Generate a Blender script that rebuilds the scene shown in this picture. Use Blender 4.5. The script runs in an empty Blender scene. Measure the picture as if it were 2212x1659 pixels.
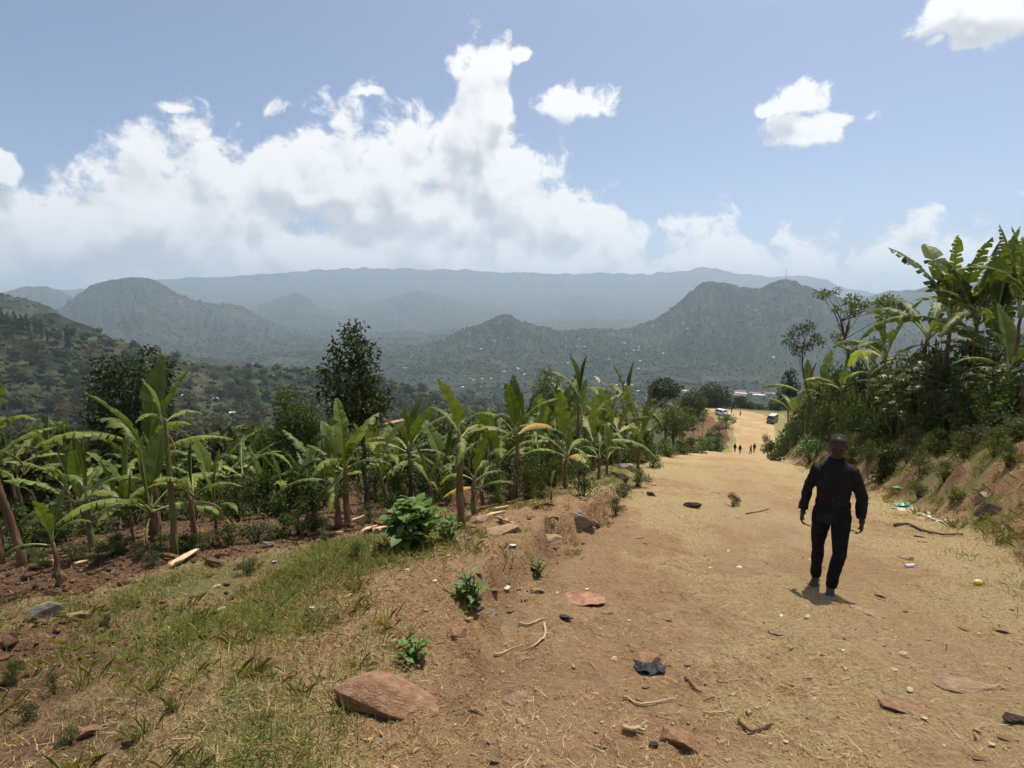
import bpy, bmesh, math, random
import numpy as np
from mathutils import Vector, Matrix, Euler, Quaternion

random.seed(7)
RNG = np.random.default_rng(11)
SC = bpy.context.scene
COL = SC.collection
R = math.radians

# ------------------------------------------------------------------ camera, sky, sun, exposure
FPX = 1207.0                       # focal length in units of a 2212 px wide picture
PITCH = R(8.4)
EYE = Vector((0.0, 0.0, 1.6))
cam_d = bpy.data.cameras.new('camera')
cam_d.sensor_width = 36.0
cam_d.lens = FPX / 2212.0 * 36.0
cam_d.clip_start = 0.05
cam_d.clip_end = 60000.0
cam = bpy.data.objects.new('camera', cam_d)
cam.location = EYE
cam.rotation_euler = (math.pi / 2 - PITCH, 0, 0)
COL.objects.link(cam)
SC.camera = cam

SUN_EL, SUN_AZ = R(69.0), R(36.0)
sun_vec = Vector((math.sin(SUN_AZ) * math.cos(SUN_EL), math.cos(SUN_AZ) * math.cos(SUN_EL), math.sin(SUN_EL)))
sun_d = bpy.data.lights.new('sun', 'SUN')
sun_d.energy = 4.6
sun_d.angle = R(0.53)
sun_d.color = (1.0, 0.94, 0.84)
sun = bpy.data.objects.new('sun', sun_d)
sun.rotation_euler = sun_vec.to_track_quat('Z', 'Y').to_euler()
sun.location = (0, 0, 60)
COL.objects.link(sun)

SC.view_settings.view_transform = 'Standard'
SC.view_settings.look = 'None'
SC.view_settings.exposure = 0.14
SC.view_settings.gamma = 1.0
SC.view_settings.use_curve_mapping = False
SC.render.engine = 'CYCLES'
cy = SC.cycles
cy.use_denoising = True
try:
    cy.denoiser = 'OPENIMAGEDENOISE'
except Exception:
    pass
cy.max_bounces = 6
cy.diffuse_bounces = 3
cy.glossy_bounces = 2
cy.transmission_bounces = 4
cy.volume_bounces = 3
cy.use_adaptive_sampling = True
cy.adaptive_threshold = 0.03
cy.transparent_max_bounces = 6
cy.caustics_reflective = False
cy.caustics_refractive = False
cy.sample_clamp_indirect = 4.0


def ray(px, py):
    """direction in the world of a point of the 2212 x 1659 photograph"""
    r = (px - 1106.0) / FPX
    u = -(py - 829.5) / FPX
    return np.array([r, math.cos(PITCH) + u * math.sin(PITCH), -math.sin(PITCH) + u * math.cos(PITCH)])


def azel(px, py):
    d = ray(px, py)
    return math.degrees(math.atan2(d[0], d[1])), math.atan2(d[2], math.hypot(d[0], d[1]))


# ------------------------------------------------------------------ node helpers
class NT:
    def __init__(self, tree):
        self.t = tree
        self.n = tree.nodes
        self.l = tree.links

    def new(self, kind, **kw):
        nd = self.n.new(kind)
        for k, v in kw.items():
            setattr(nd, k, v)
        return nd

    def set(self, sock, v):
        if isinstance(v, bpy.types.NodeSocket):
            self.l.new(v, sock)
        elif isinstance(v, (tuple, list)) and len(v) == 3 and sock.type == 'RGBA':
            sock.default_value = (*v, 1.0)
        else:
            sock.default_value = v

    def math(self, op, a, b=None, c=None, clamp=False):
        nd = self.new('ShaderNodeMath', operation=op)
        nd.use_clamp = clamp
        self.set(nd.inputs[0], a)
        if b is not None:
            self.set(nd.inputs[1], b)
        if c is not None:
            self.set(nd.inputs[2], c)
        return nd.outputs[0]

    def vmath(self, op, a, b=None, out=0):
        nd = self.new('ShaderNodeVectorMath', operation=op)
        self.set(nd.inputs[0], a)
        if b is not None:
            self.set(nd.inputs[1], b)
        return nd.outputs[out]

    def mix(self, fac, a, b):
        nd = self.new('ShaderNodeMix', data_type='RGBA')
        nd.clamp_factor = True
        self.set(nd.inputs[0], fac)
        self.set(nd.inputs[6], a)
        self.set(nd.inputs[7], b)
        return nd.outputs[2]

    def noise(self, vec, scale, detail=4, rough=0.55, dim='3D', out=0, distortion=0.0):
        nd = self.new('ShaderNodeTexNoise', noise_dimensions=dim)
        if vec is not None:
            self.set(nd.inputs['Vector'], vec)
        nd.inputs['Scale'].default_value = scale
        nd.inputs['Detail'].default_value = detail
        nd.inputs['Roughness'].default_value = rough
        nd.inputs['Distortion'].default_value = distortion
        return nd.outputs[out]

    def voro(self, vec, scale, detail=0, rough=0.5, dim='3D', feature='F1', out=0):
        nd = self.new('ShaderNodeTexVoronoi', voronoi_dimensions=dim, feature=feature)
        if vec is not None:
            self.set(nd.inputs['Vector'], vec)
        nd.inputs['Scale'].default_value = scale
        if 'Detail' in nd.inputs:
            nd.inputs['Detail'].default_value = detail
            nd.inputs['Roughness'].default_value = rough
        return nd.outputs[out]

    def ss(self, v, lo, hi):
        nd = self.new('ShaderNodeMapRange', interpolation_type='SMOOTHSTEP')
        self.set(nd.inputs[0], v)
        nd.inputs[1].default_value = lo
        nd.inputs[2].default_value = hi
        nd.inputs[3].default_value = 0.0
        nd.inputs[4].default_value = 1.0
        return nd.outputs[0]

    def attr(self, name, out=2):
        nd = self.new('ShaderNodeAttribute', attribute_name=name)
        return nd.outputs[out]


def stereo(d):
    d = np.array(d) / np.linalg.norm(d)
    return np.array([2 * d[0] / (1 + d[1]), 2 * d[2] / (1 + d[1])])


# the top of the cloud bank along the horizon, and the single clouds: where they stand in the sky
BANK = [(-160, 470), (0, 425), (60, 405), (110, 380), (170, 345), (230, 325), (290, 292), (350, 282), (430, 258), (470, 282), (500, 290), (545, 268),
        (600, 262), (650, 256), (710, 244), (790, 236), (850, 252), (890, 246), (940, 222), (970, 205), (988, 150), (1020, 100), (1060, 86),
        (1090, 100), (1106, 200), (1118, 268), (1150, 308), (1200, 325), (1225, 362), (1270, 398), (1330, 415), (1350, 450), (1366, 515), (1400, 535),
        (1440, 515), (1500, 492), (1550, 478), (1590, 482), (1640, 508), (1690, 492), (1725, 485), (1752, 528), (1790, 498), (1830, 535), (1880, 548),
        (1930, 500), (1990, 478), (2040, 500), (2080, 480), (2140, 460), (2212, 470), (2380, 500)]
# centre, half width, half height, weight (a minus sign thins the bank)
BLOBS = [(668, 432, 58, 36, 1.1), (1230, 222, 84, 44, 1), (1735, 228, 62, 46, 1), (1730, 272, 112, 42, 1), (1655, 232, 58, 20, .9), (1822, 250, 72, 20, .9),
         (2130, 20, 170, 80, 1.35), (2100, 75, 70, 46, 1.1), (2040, 40, 60, 40, 1.0), (2015, 95, 20, 15, .8), (1118, 116, 30, 20, .9), (1985, 132, 1, 1, 0), (380, 235, 40, 13, .45),
         (5, 360, 34, 40, .7), (795, 208, 26, 10, .5)]
THIN = [(640, 455, 150, 70, .62), (700, 505, 260, 45, .25), (930, 400, 50, 26, .5), (300, 545, 120, 40, .35), (60, 360, 90, 40, .3)]


def build_world():
    w = bpy.data.worlds.new('World')
    SC.world = w
    w.use_nodes = True
    g = bpy.data.node_groups.new('cloud_density', 'ShaderNodeTree')
    g.interface.new_socket('q', in_out='INPUT', socket_type='NodeSocketVector')
    g.interface.new_socket('d', in_out='OUTPUT', socket_type='NodeSocketFloat')
    g.interface.new_socket('soft', in_out='OUTPUT', socket_type='NodeSocketFloat')
    T = NT(g)
    gi = T.new('NodeGroupInput')
    go = T.new('NodeGroupOutput')
    q = gi.outputs[0]
    warp = T.noise(q, 9.0, 3, 0.55, '2D', out=1)
    wv = T.vmath('SUBTRACT', warp, (0.5, 0.5, 0.5))
    wv = T.vmath('MULTIPLY', wv, (0.055, 0.035, 0.0))
    qw = T.vmath('ADD', q, wv)
    sx = T.new('ShaderNodeSeparateXYZ')
    T.l.new(qw, sx.inputs[0])
    fc = T.new('ShaderNodeFloatCurve')
    cv = fc.mapping.curves[0]
    pts = []
    for px, py in BANK:
        qx, qy = stereo(ray(px, py))
        pts.append(((qx + 1.2) / 2.4, qy))
    fc.mapping.use_clip = False
    cv.points[0].location = (0.0, pts[0][1])
    cv.points[1].location = (1.0, pts[-1][1])
    for a_, b_ in pts:
        cv.points.new(float(a_), float(b_))
    fc.mapping.update()
    T.l.new(T.math('MULTIPLY_ADD', sx.outputs[0], 1 / 2.4, 0.5, clamp=True), fc.inputs['Value'])
    field = T.math('SUBTRACT', fc.outputs[0], sx.outputs[1])
    field = T.math('MULTIPLY', field, 7.5)
    field = T.math('MINIMUM', T.math('ADD', field, 0.10), 0.85)

    def blob(cx, cy_, rx, ry):
        c = stereo(ray(cx, cy_))
        ex = abs(stereo(ray(cx + rx, cy_))[0] - c[0])
        ey = abs(stereo(ray(cx, cy_ - ry))[1] - c[1])
        v = T.vmath('MULTIPLY_ADD', qw, (1 / (ex * 1.1), 1 / (ey * 1.1), 0.0))
        v.node.inputs[2].default_value = (-float(c[0]) / (ex * 1.1), -float(c[1]) / (ey * 1.1), 0.0)
        return T.vmath('LENGTH', v, out=1)
    for cx, cy_, rx, ry, wt in THIN:
        k = T.math('MAXIMUM', T.math('MULTIPLY_ADD', blob(cx, cy_, rx, ry), -wt, wt), 0.0)
        field = T.math('SUBTRACT', field, k)
    for cx, cy_, rx, ry, wt in BLOBS:
        if wt > 0:
            field = T.math('MAXIMUM', field, T.math('MULTIPLY_ADD', blob(cx, cy_, rx, ry), -wt, wt))
    # away from the view the same kind of broken cloud goes on
    ln = T.vmath('LENGTH', q, out=1)
    outer = T.ss(ln, 1.25, 1.7)
    big = T.noise(q, 1.6, 2, 0.5, '2D')
    gen = T.math('MULTIPLY_ADD', big, 4.0, -2.45)
    gen = T.math('MULTIPLY', gen, outer)
    gen = T.math('ADD', gen, T.math('MULTIPLY_ADD', outer, 1.0, -1.0))
    field = T.math('MAXIMUM', field, gen)
    field = T.math('MAXIMUM', field, -1.0)
    field = T.math('MULTIPLY', field, 1.25)
    n0 = T.noise(qw, 13.0, 2, 0.5, '2D')
    v1 = T.voro(qw, 17.0, 1, 0.5, '2D', 'SMOOTH_F1')
    soft = T.math('ADD', T.math('MULTIPLY_ADD', n0, 1.3, -0.65), T.math('MULTIPLY_ADD', v1, -0.55, 0.24))
    soft = T.math('ADD', field, soft)
    n1 = T.noise(qw, 34.0, 6, 0.66, '2D')
    d = T.math('ADD', soft, T.math('MULTIPLY_ADD', n1, 1.25, -0.625))
    T.l.new(d, go.inputs[0])
    T.l.new(soft, go.inputs[1])

    W = NT(w.node_tree)
    for nd in list(W.n):
        W.n.remove(nd)
    out = W.new('ShaderNodeOutputWorld')
    bg = W.new('ShaderNodeBackground')
    sky = W.new('ShaderNodeTexSky', sky_type='NISHITA')
    sky.sun_disc = False
    sky.sun_elevation = SUN_EL
    sky.sun_rotation = SUN_AZ
    sky.altitude = 1800
    sky.air_density = 0.78
    sky.dust_density = 8.0
    sky.ozone_density = 1.0
    tc = W.new('ShaderNodeTexCoord')
    dv = W.vmath('NORMALIZE', tc.outputs['Generated'])
    sep = W.new('ShaderNodeSeparateXYZ')
    W.l.new(dv, sep.inputs[0])
    den = W.math('MAXIMUM', W.math('ADD', sep.outputs[1], 1.0), 0.02)
    comb = W.new('ShaderNodeCombineXYZ')
    W.l.new(W.math('DIVIDE', W.math('MULTIPLY', sep.outputs[0], 2.0), den), comb.inputs[0])
    W.l.new(W.math('DIVIDE', W.math('MULTIPLY', sep.outputs[2], 2.0), den), comb.inputs[1])
    qq = comb.outputs[0]

    def dens(vec):
        nd = W.new('ShaderNodeGroup')
        nd.node_tree = g
        W.set(nd.inputs[0], vec)
        return nd.outputs
    d0, e0 = dens(qq)
    d1, e1 = dens(W.vmath('ADD', qq, (0.012, 0.040, 0.0)))
    mask = W.ss(d0, -0.07, 0.42)
    up = W.ss(sep.outputs[2], 0.0, 0.03)
    mask = W.math('MULTIPLY', mask, up)
    mask = W.math('MULTIPLY', mask, 0.96)
    s1 = W.ss(W.math('SUBTRACT', e0, e1), -0.55, 0.45)
    s2 = W.ss(W.math('SUBTRACT', d0, d1), -0.60, 0.60)
    thin = W.ss(e0, 0.75, 0.1)
    lit = W.math('ADD', W.math('MULTIPLY', s1, 0.55), W.math('MULTIPLY', s2, 0.42))
    lit = W.math('ADD', lit, W.math('MULTIPLY', thin, 0.20), clamp=True)
    ccol = W.mix(lit, (0.54, 0.57, 0.61), (0.96, 0.96, 0.95))
    skyc = W.vmath('MULTIPLY', sky.outputs[0], (SKY_K, SKY_K, SKY_K))
    col = W.mix(mask, skyc, ccol)
    W.l.new(col, bg.inputs[0])
    bg.inputs[1].default_value = 1.0
    W.l.new(bg.outputs[0], out.inputs[0])
    w.cycles.sampling_method = 'MANUAL'
    w.cycles.sample_map_resolution = 512


SKY_K = 0.135
build_world()


# ------------------------------------------------------------------ numpy noise
def _hash(ix, iy, seed):
    n = (ix.astype(np.int64) * 374761393 + iy.astype(np.int64) * 668265263 + seed * 1442695041) & 0xFFFFFFFF
    n = ((n ^ (n >> 13)) * 1274126177) & 0xFFFFFFFF
    n = ((n ^ (n >> 16)) * 2246822519) & 0xFFFFFFFF
    return ((n ^ (n >> 15)) & 0xFFFFFF) / float(0xFFFFFF)


def vnoise(x, y, seed=0):
    x = np.asarray(x, float)
    y = np.asarray(y, float)
    ix = np.floor(x)
    iy = np.floor(y)
    fx = x - ix
    fy = y - iy
    fx = fx * fx * fx * (fx * (fx * 6 - 15) + 10)
    fy = fy * fy * fy * (fy * (fy * 6 - 15) + 10)
    a = _hash(ix, iy, seed)
    b = _hash(ix + 1, iy, seed)
    c = _hash(ix, iy + 1, seed)
    d = _hash(ix + 1, iy + 1, seed)
    return (a * (1 - fx) + b * fx) * (1 - fy) + (c * (1 - fx) + d * fx) * fy


def fbm(x, y, oct=4, seed=0, rough=0.5):
    s = 0
    a = 1.0
    t = 0
    for i in range(oct):
        s = s + a * (vnoise(x, y, seed + i * 17) - 0.5)
        t += a
        a *= rough
        x = x * 2.03 + 11.3
        y = y * 2.03 + 5.7
    return s / t * 2.0     # about -1 .. 1


def sst(x, a, b):
    t = np.clip((np.asarray(x, float) - a) / (b - a), 0, 1)
    return t * t * (3 - 2 * t)


# ------------------------------------------------------------------ the lie of the land
RA = R(22.0)
RS, RC = math.sin(RA), math.cos(RA)


def st(x, y):
    return x * RS + y * RC, x * RC - y * RS


def xy_st(s, t):
    return s * RS + t * RC, s * RC - t * RS


PS = [-60, 0, 6.3, 30, 50, 86, 90, 95, 100, 108, 115, 135, 160, 185, 230]
PZ = [14.2, 0, -1.46, -7.1, -11.85, -20.4, -21.5, -23.1, -24.4, -25.2, -25.75, -27.1, -28.6, -30.6, -36.0]


def road_z(s):
    # a little smoothing of the broken line
    return (np.interp(s - 1.5, PS, PZ) + np.interp(s, PS, PZ) * 2 + np.interp(s + 1.5, PS, PZ)) / 4


def edge_t(s):
    return np.interp(s, [-60, 0, 2, 4, 6, 11, 17, 28, 42, 60, 84, 100, 118, 140, 160], [-1.0, -1.0, -1.2, -1.95, -1.9, -2.2, -3.2, -4.7, -4.9, -4.4, -3.2, -1.5, 0.6, -1.0, -7])


def redge_t(s):
    return np.interp(s, [-60, 0, 10, 18, 40, 70, 85, 100, 125, 145, 165], [4.6, 4.6, 4.3, 4.7, 5.4, 5.6, 6.6, 8.0, 9.5, 11.5, 12])


def near_z(x, y, detail=True):
    x = np.asarray(x, float)
    y = np.asarray(y, float)
    s, t = st(x, y)
    z = road_z(s)
    e = edge_t(s) - t
    e2 = np.maximum(0, e - 0.8)
    gdrop = np.where(e2 < 30, 0.20 * e2, 6.0 + (e2 - 30) * 0.27)
    farfade = 1 - 0.45 * sst(s, 70, 130)
    z = z - gdrop * farfade
    # small scarp where the grass breaks off to the road and to the garden
    en = e + 0.32 * fbm(x * 1.6, y * 1.6, 3, 15) + 0.10 * fbm(x * 7, y * 7, 2, 16)
    z = z + 0.28 * sst(s, 1.6, 4.2) * sst(en, -0.14, 0.10) * (1 - sst(s, 16, 26)) - 0.05 * np.exp(-((en + 0.22) / 0.16) ** 2) * (1 - sst(s, 12, 20))
    z = z + 0.055 * fbm(t * 2.1, s * 0.28, 3, 19) * sst(e, 0.2, -0.6)
    for rt in (0.2, 1.75):
        z = z - 0.05 * np.exp(-((t - rt - .25 * fbm(s * .3, s * 0 + rt, 2, 23)) / .19) ** 2) * sst(s, 5, 9) * (1 - sst(s, 90, 100))
    br = t - redge_t(s)
    bh = np.interp(s, [0, 8, 14, 20, 24, 42, 56, 78, 95, 112, 130], [2.2, 2.3, 2.65, 2.6, 2.35, 2.5, 2.7, 2.9, 2.2, 0.9, 0.3])
    bank = bh * (0.72 * sst(br + .25 * fbm(x * .9, y * .9, 3, 8), 0.0, 2.0) + 0.28 * sst(br, 1.0, 4.2)) - 0.10 * np.maximum(0, br - 6)
    bank = np.where(br > 30, bank - 0.12 * (br - 30), bank)
    z = z + np.where(br > 0, bank, 0)
    if detail:
        rough = 0.35 + 0.65 * sst(np.abs(t - 1), 2.5, 5)
        z = z + fbm(x * 0.35, y * 0.35, 3, 3) * 0.13 * (0.5 + rough)
        z = z + fbm(x * 1.7, y * 1.7, 3, 5) * 0.045 * (0.6 + rough)
        z = z + (np.maximum(0, fbm(x * 5.5, y * 5.5, 3, 6)) * 0.055 + np.maximum(0, fbm(x * 14, y * 14, 2, 7)) * 0.022) * (1 - sst(np.hypot(x, y), 14, 26))
        z = z + np.where(br > 0, fbm(x * 1.1, y * 1.1, 4, 9) * 0.45 * sst(br, 0.1, 1.2), 0)
    return z


# hills: (name, distance, front width, back width, gully depth, [(px, py) along the skyline])
HILLS = [
    ('far_ridge', 10000, 3800, 2500, 45, [(-150, 640), (150, 625), (340, 606), (420, 600), (600, 590), (700, 581), (800, 579), (900, 582), (1000, 583), (1080, 587), (1150, 588), (1240, 592), (1300, 590), (1400, 592), (1470, 587), (1500, 580), (1520, 577), (1550, 580), (1600, 591), (1660, 597), (1715, 598), (1740, 594), (1775, 602), (1830, 624), (1880, 632), (2000, 640), (2212, 650), (2400, 650)]),
    ('hazy_west', 6500, 2000, 1500, 80, [(480, 700), (555, 662), (600, 646), (630, 633), (645, 632), (665, 645), (690, 662), (740, 676), (800, 690), (900, 730)]),
    ('hazy_mid', 7000, 2200, 1500, 90, [(690, 690), (760, 656), (820, 650), (870, 632), (900, 629), (940, 634), (970, 642), (1010, 652), (1060, 656), (1130, 668), (1200, 690), (1300, 720)]),
    ('hazy_east', 7700, 2200, 1500, 90, [(1080, 690), (1180, 664), (1230, 640), (1255, 635), (1300, 645), (1340, 652), (1400, 662), (1440, 655), (1490, 640), (1600, 640), (1800, 650)]),
    ('low_ridge', 5600, 1500, 900, 50, [(560, 700), (640, 682), (700, 682), (760, 690), (830, 708), (880, 728), (960, 745), (1100, 700), (1200, 694), (1280, 688), (1340, 690), (1420, 700), (1500, 720)]),
    ('left_small', 6800, 1500, 900, 60, [(-200, 640), (10, 632), (35, 624), (60, 617), (100, 619), (130, 630), (165, 645), (260, 690)]),
    ('left_hill', 4500, 1500, 900, 90, [(40, 740), (95, 690), (135, 660), (165, 638), (200, 617), (240, 607), (285, 597), (312, 600), (337, 605), (356, 616), (385, 635), (425, 650), (470, 655), (520, 661), (550, 676), (600, 700), (650, 712), (700, 728), (760, 748), (830, 770), (900, 800)]),
    ('left_near', 1900, 700, 500, 14, [(-400, 610), (-100, 622), (0, 631), (35, 640), (80, 652), (108, 660), (135, 682), (170, 700), (240, 745)]),
    ('east_back', 5200, 1400, 900, 60, [(1780, 660), (1880, 638), (1925, 629), (1970, 624), (2050, 618), (2212, 600), (2500, 580)]),
    ('central_hill', 2800, 950, 600, 45, [(760, 775), (830, 762), (900, 750), (960, 731), (1000, 713), (1040, 699), (1068, 684), (1088, 677), (1106, 680), (1126, 694), (1170, 702), (1200, 713), (1230, 714), (1262, 708), (1300, 708), (1335, 713), (1400, 716), (1500, 730)]),
    ('east_hill', 3100, 1250, 700, 80, [(1240, 735), (1330, 713), (1380, 700), (1420, 686), (1455, 662), (1485, 637), (1515, 611), (1540, 608), (1570, 612), (1600, 619), (1632, 624), (1660, 613), (1690, 601), (1715, 605), (1750, 619), (1800, 638), (1850, 655), (1920, 668), (2000, 682), (2212, 705), (2500, 720)]),
    ('spur_knoll', 1050, 330, 250, 6, [(-300, 690), (20, 700), (60, 682), (85, 671), (120, 674), (160, 690), (205, 707), (260, 740), (320, 770)]),
    ('spur', 760, 520, 300, 5, [(-500, 670), (-150, 680), (0, 690), (45, 700), (120, 712), (200, 728), (300, 747), (400, 775), (480, 789), (560, 799), (640, 803), (720, 806), (800, 815), (900, 840), (1000, 870)]),
]
_HP = []
for nm, D, wf, wb, gul, pts in HILLS:
    a, h = [], []
    for p in pts:
        az, el = azel(*p)
        a.append(az)
        h.append(1.6 + D * math.tan(el))
    _HP.append((nm, D, wf, wb, gul, np.array(a), np.array(h)))

BR = [0, 100, 170, 300, 500, 800, 1200, 1800, 3000, 6000, 16000, 40000]
BZ = [-20, -30, -38, -66, -105, -160, -222, -246, -244, -225, -200, -200]


def far_z(az, r, detail=True):
    az = np.asarray(az, float)
    r = np.asarray(r, float)
    x = r * np.sin(np.radians(az))
    y = r * np.cos(np.radians(az))
    base = np.interp(r, BR, BZ)
    base = base + fbm(x / 420, y / 420, 3, 31) * 22 * sst(r, 250, 900)
    z = base
    for nm, D, wf, wb, gul, a, h in _HP:
        crest = np.interp(az, a, h)
        outside = np.maximum(np.maximum(a[0] - az, az - a[-1]), 0)
        crest = crest - outside * D * 0.004
        if nm in ('central_hill', 'east_hill', 'left_hill'):
            crest = crest + fbm(az * 3.1, az * 0 + D * .01, 3, 77) * 6
        elif D > 5000:
            crest = crest + fbm(az * 1.1, az * 0 + D * .01, 4, 78) * D * 0.0030
        hh = crest - base
        u = np.where(r < D, (D - r) / wf, (r - D) / wb)
        u = np.clip(u, 0, 1)
        f = (1 - u) ** 1.25 * (1 - 0.25 * u)
        g = 1 - np.abs(fbm(az * min(D / 900.0 * 0.55, 1.6) + 3 * fbm(x / 500, y / 500, 2, 51), r / (wf * 0.9), 4, 41 + int(D) % 13))
        zz = base + hh * f - gul * (1 - g) * 1.6 * np.sqrt(np.clip(u, 0, 1)) * (1 - u) * 2 * (hh > 0)
        z = np.maximum(z, np.where(hh > 0, zz, -1e9))
    if detail:
        amp = np.interp(r, [150, 400, 900, 3000, 6000, 16000], [0.0, 2.0, 4.0, 9.0, 9.0, 8.0])
        z = z + fbm(x / (r * 0.007 + 3), y / (r * 0.007 + 3), 2, 61, 0.6) * amp * 0.55
        z = z + fbm(x / 90, y / 90, 3, 62) * np.interp(r, [150, 600, 3000], [0.5, 6, 9])
    return z


def land_z(x, y, detail=True):
    x = np.asarray(x, float)
    y = np.asarray(y, float)
    r = np.hypot(x, y)
    az = np.degrees(np.arctan2(x, y))
    if r.max() < 165:
        return near_z(x, y, detail)
    if r.min() > 290:
        return far_z(az, r, detail)
    w = sst(r, 165, 290)
    zn = near_z(x, y, detail)
    zf = far_z(az, np.maximum(r, 120), detail)
    return zn * (1 - w) + zf * w


def gz(x, y):
    return float(land_z(np.array([x]), np.array([y]))[0])


def hit(px, py, rmin=1.5, rmax=16000):
    """where the line of sight through a point of the photograph meets the land"""
    d = ray(px, py)
    hd = math.hypot(d[0], d[1])
    passes = []
    if rmin < 160:
        passes.append((rmin, 164.0 / hd, 200))
    if rmax > 165:
        passes.append((max(rmin, 164.0 / hd), rmax, 260))
    for k0, k1, n in passes:
        k = np.exp(np.linspace(math.log(k0), math.log(k1), n))
        below = 1.6 + d[2] * k < land_z(d[0] * k, d[1] * k)
        if not below.any():
            continue
        i = int(np.argmax(below))
        k = np.linspace(k[max(i - 1, 0)], k[i], 24)
        below = 1.6 + d[2] * k < land_z(d[0] * k, d[1] * k)
        kk = k[int(np.argmax(below))] if below.any() else k[-1]
        return Vector((d[0] * kk, d[1] * kk, gz(d[0] * kk, d[1] * kk)))
    return None


def at(px, Y):
    """the ground at depth Y metres in the column px"""
    d = ray(px, 900)
    x = d[0] / d[1] * Y
    return Vector((x, Y, gz(x, Y)))


def height_at(px, py, Y):
    d = ray(px, py)
    return 1.6 + d[2] / d[1] * Y
# ------------------------------------------------------------------ object helpers
def mesh_from(name, verts, faces, mats=None, fmat=None, smooth=False, attrs=None):
    me = bpy.data.meshes.new(name)
    verts = np.asarray(verts, np.float32).reshape(-1, 3)
    if isinstance(faces, np.ndarray):
        nf, k = faces.shape
        me.vertices.add(len(verts))
        me.vertices.foreach_set('co', verts.ravel())
        me.loops.add(nf * k)
        me.loops.foreach_set('vertex_index', faces.astype(np.int32).ravel())
        me.polygons.add(nf)
        me.polygons.foreach_set('loop_start', np.arange(0, nf * k, k, dtype=np.int32))
        me.polygons.foreach_set('loop_total', np.full(nf, k, np.int32))
    else:
        me.from_pydata([tuple(map(float, v)) for v in verts], [], faces)
    for m in (mats or []):
        me.materials.append(m)
    if fmat is not None:
        me.polygons.foreach_set('material_index', np.asarray(fmat, np.int32))
    if attrs:
        for k, v in attrs.items():
            a = me.attributes.new(k, 'FLOAT', 'POINT')
            a.data.foreach_set('value', np.asarray(v, np.float32))
    me.update(calc_edges=True)
    if not isinstance(faces, np.ndarray):
        me.validate()
    if smooth:
        me.polygons.foreach_set('use_smooth', np.ones(len(me.polygons), bool))
    return me


def link(name, data, parent=None, loc=None, rot=None, scale=None):
    o = bpy.data.objects.new(name, data)
    COL.objects.link(o)
    if parent is not None:
        o.parent = parent
    if loc is not None:
        o.location = loc
    if rot is not None:
        o.rotation_euler = rot
    if scale is not None:
        o.scale = (scale, scale, scale) if isinstance(scale, (int, float)) else scale
    return o


def tag(o, label, cat, group=None):
    o['label'] = label
    o['category'] = cat
    if group:
        o['group'] = group
    return o


def thing(name, label, cat, loc, rz=0.0, group=None):
    o = link(name, None, None, loc, (0, 0, rz))
    o.empty_display_size = 0.2
    return tag(o, label, cat, group)


def structure(o):
    o['kind'] = 'structure'
    return o


def stuff(o, label, cat):
    o['kind'] = 'stuff'
    o['label'] = label
    o['category'] = cat
    return o


class MB:
    """gathers tubes, boxes and sheets into one mesh"""
    def __init__(self):
        self.v = []
        self.f = []
        self.m = []

    def add(self, verts, faces, mat=0):
        b = len(self.v)
        self.v.extend([tuple(map(float, p)) for p in verts])
        for f in faces:
            self.f.append(tuple(i + b for i in f))
            self.m.append(mat)

    def tube(self, pts, radii, n=8, mat=0, cap=True, twist=0.0, squash=None):
        pts = [Vector(p) for p in pts]
        verts = []
        up = Vector((0, 0, 1))
        prev = None
        for i, p in enumerate(pts):
            if i == 0:
                d = pts[1] - pts[0]
            elif i == len(pts) - 1:
                d = pts[-1] - pts[-2]
            else:
                d = pts[i + 1] - pts[i - 1]
            d.normalize()
            if prev is None:
                a = d.cross(Vector((1, 0, 0)) if abs(d.x) < 0.8 else Vector((0, 1, 0))).normalized()
            else:
                a = (prev - d * prev.dot(d)).normalized()
            prev = a
            b = d.cross(a)
            r = radii[i] if hasattr(radii, '__len__') else radii
            rx, ry = r if isinstance(r, tuple) else (r, r)
            for k in range(n):
                an = 2 * math.pi * k / n + twist * i
                verts.append(p + a * (math.cos(an) * rx) + b * (math.sin(an) * ry))
        faces = []
        for i in range(len(pts) - 1):
            for k in range(n):
                k2 = (k + 1) % n
                faces.append((i * n + k, i * n + k2, (i + 1) * n + k2, (i + 1) * n + k))
        if cap:
            faces.append(tuple(reversed(range(n))))
            faces.append(tuple((len(pts) - 1) * n + k for k in range(n)))
        self.add(verts, faces, mat)

    def box(self, c, s, mat=0, rot=None):
        c = Vector(c)
        hx, hy, hz = s[0] / 2, s[1] / 2, s[2] / 2
        vs = [Vector((sx * hx, sy * hy, sz * hz)) for sx in (-1, 1) for sy in (-1, 1) for sz in (-1, 1)]
        if rot is not None:
            vs = [rot @ v for v in vs]
        vs = [v + c for v in vs]
        self.add(vs, [(0, 1, 3, 2), (4, 6, 7, 5), (0, 4, 5, 1), (2, 3, 7, 6), (0, 2, 6, 4), (1, 5, 7, 3)], mat)

    def mesh(self, name, mats, smooth=False):
        return mesh_from(name, self.v, self.f, mats, self.m, smooth)


# ------------------------------------------------------------------ materials
def new_mat(name):
    m = bpy.data.materials.new(name)
    m.use_nodes = True
    T = NT(m.node_tree)
    for nd in list(T.n):
        T.n.remove(nd)
    out = T.new('ShaderNodeOutputMaterial')
    return m, T, out


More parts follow.
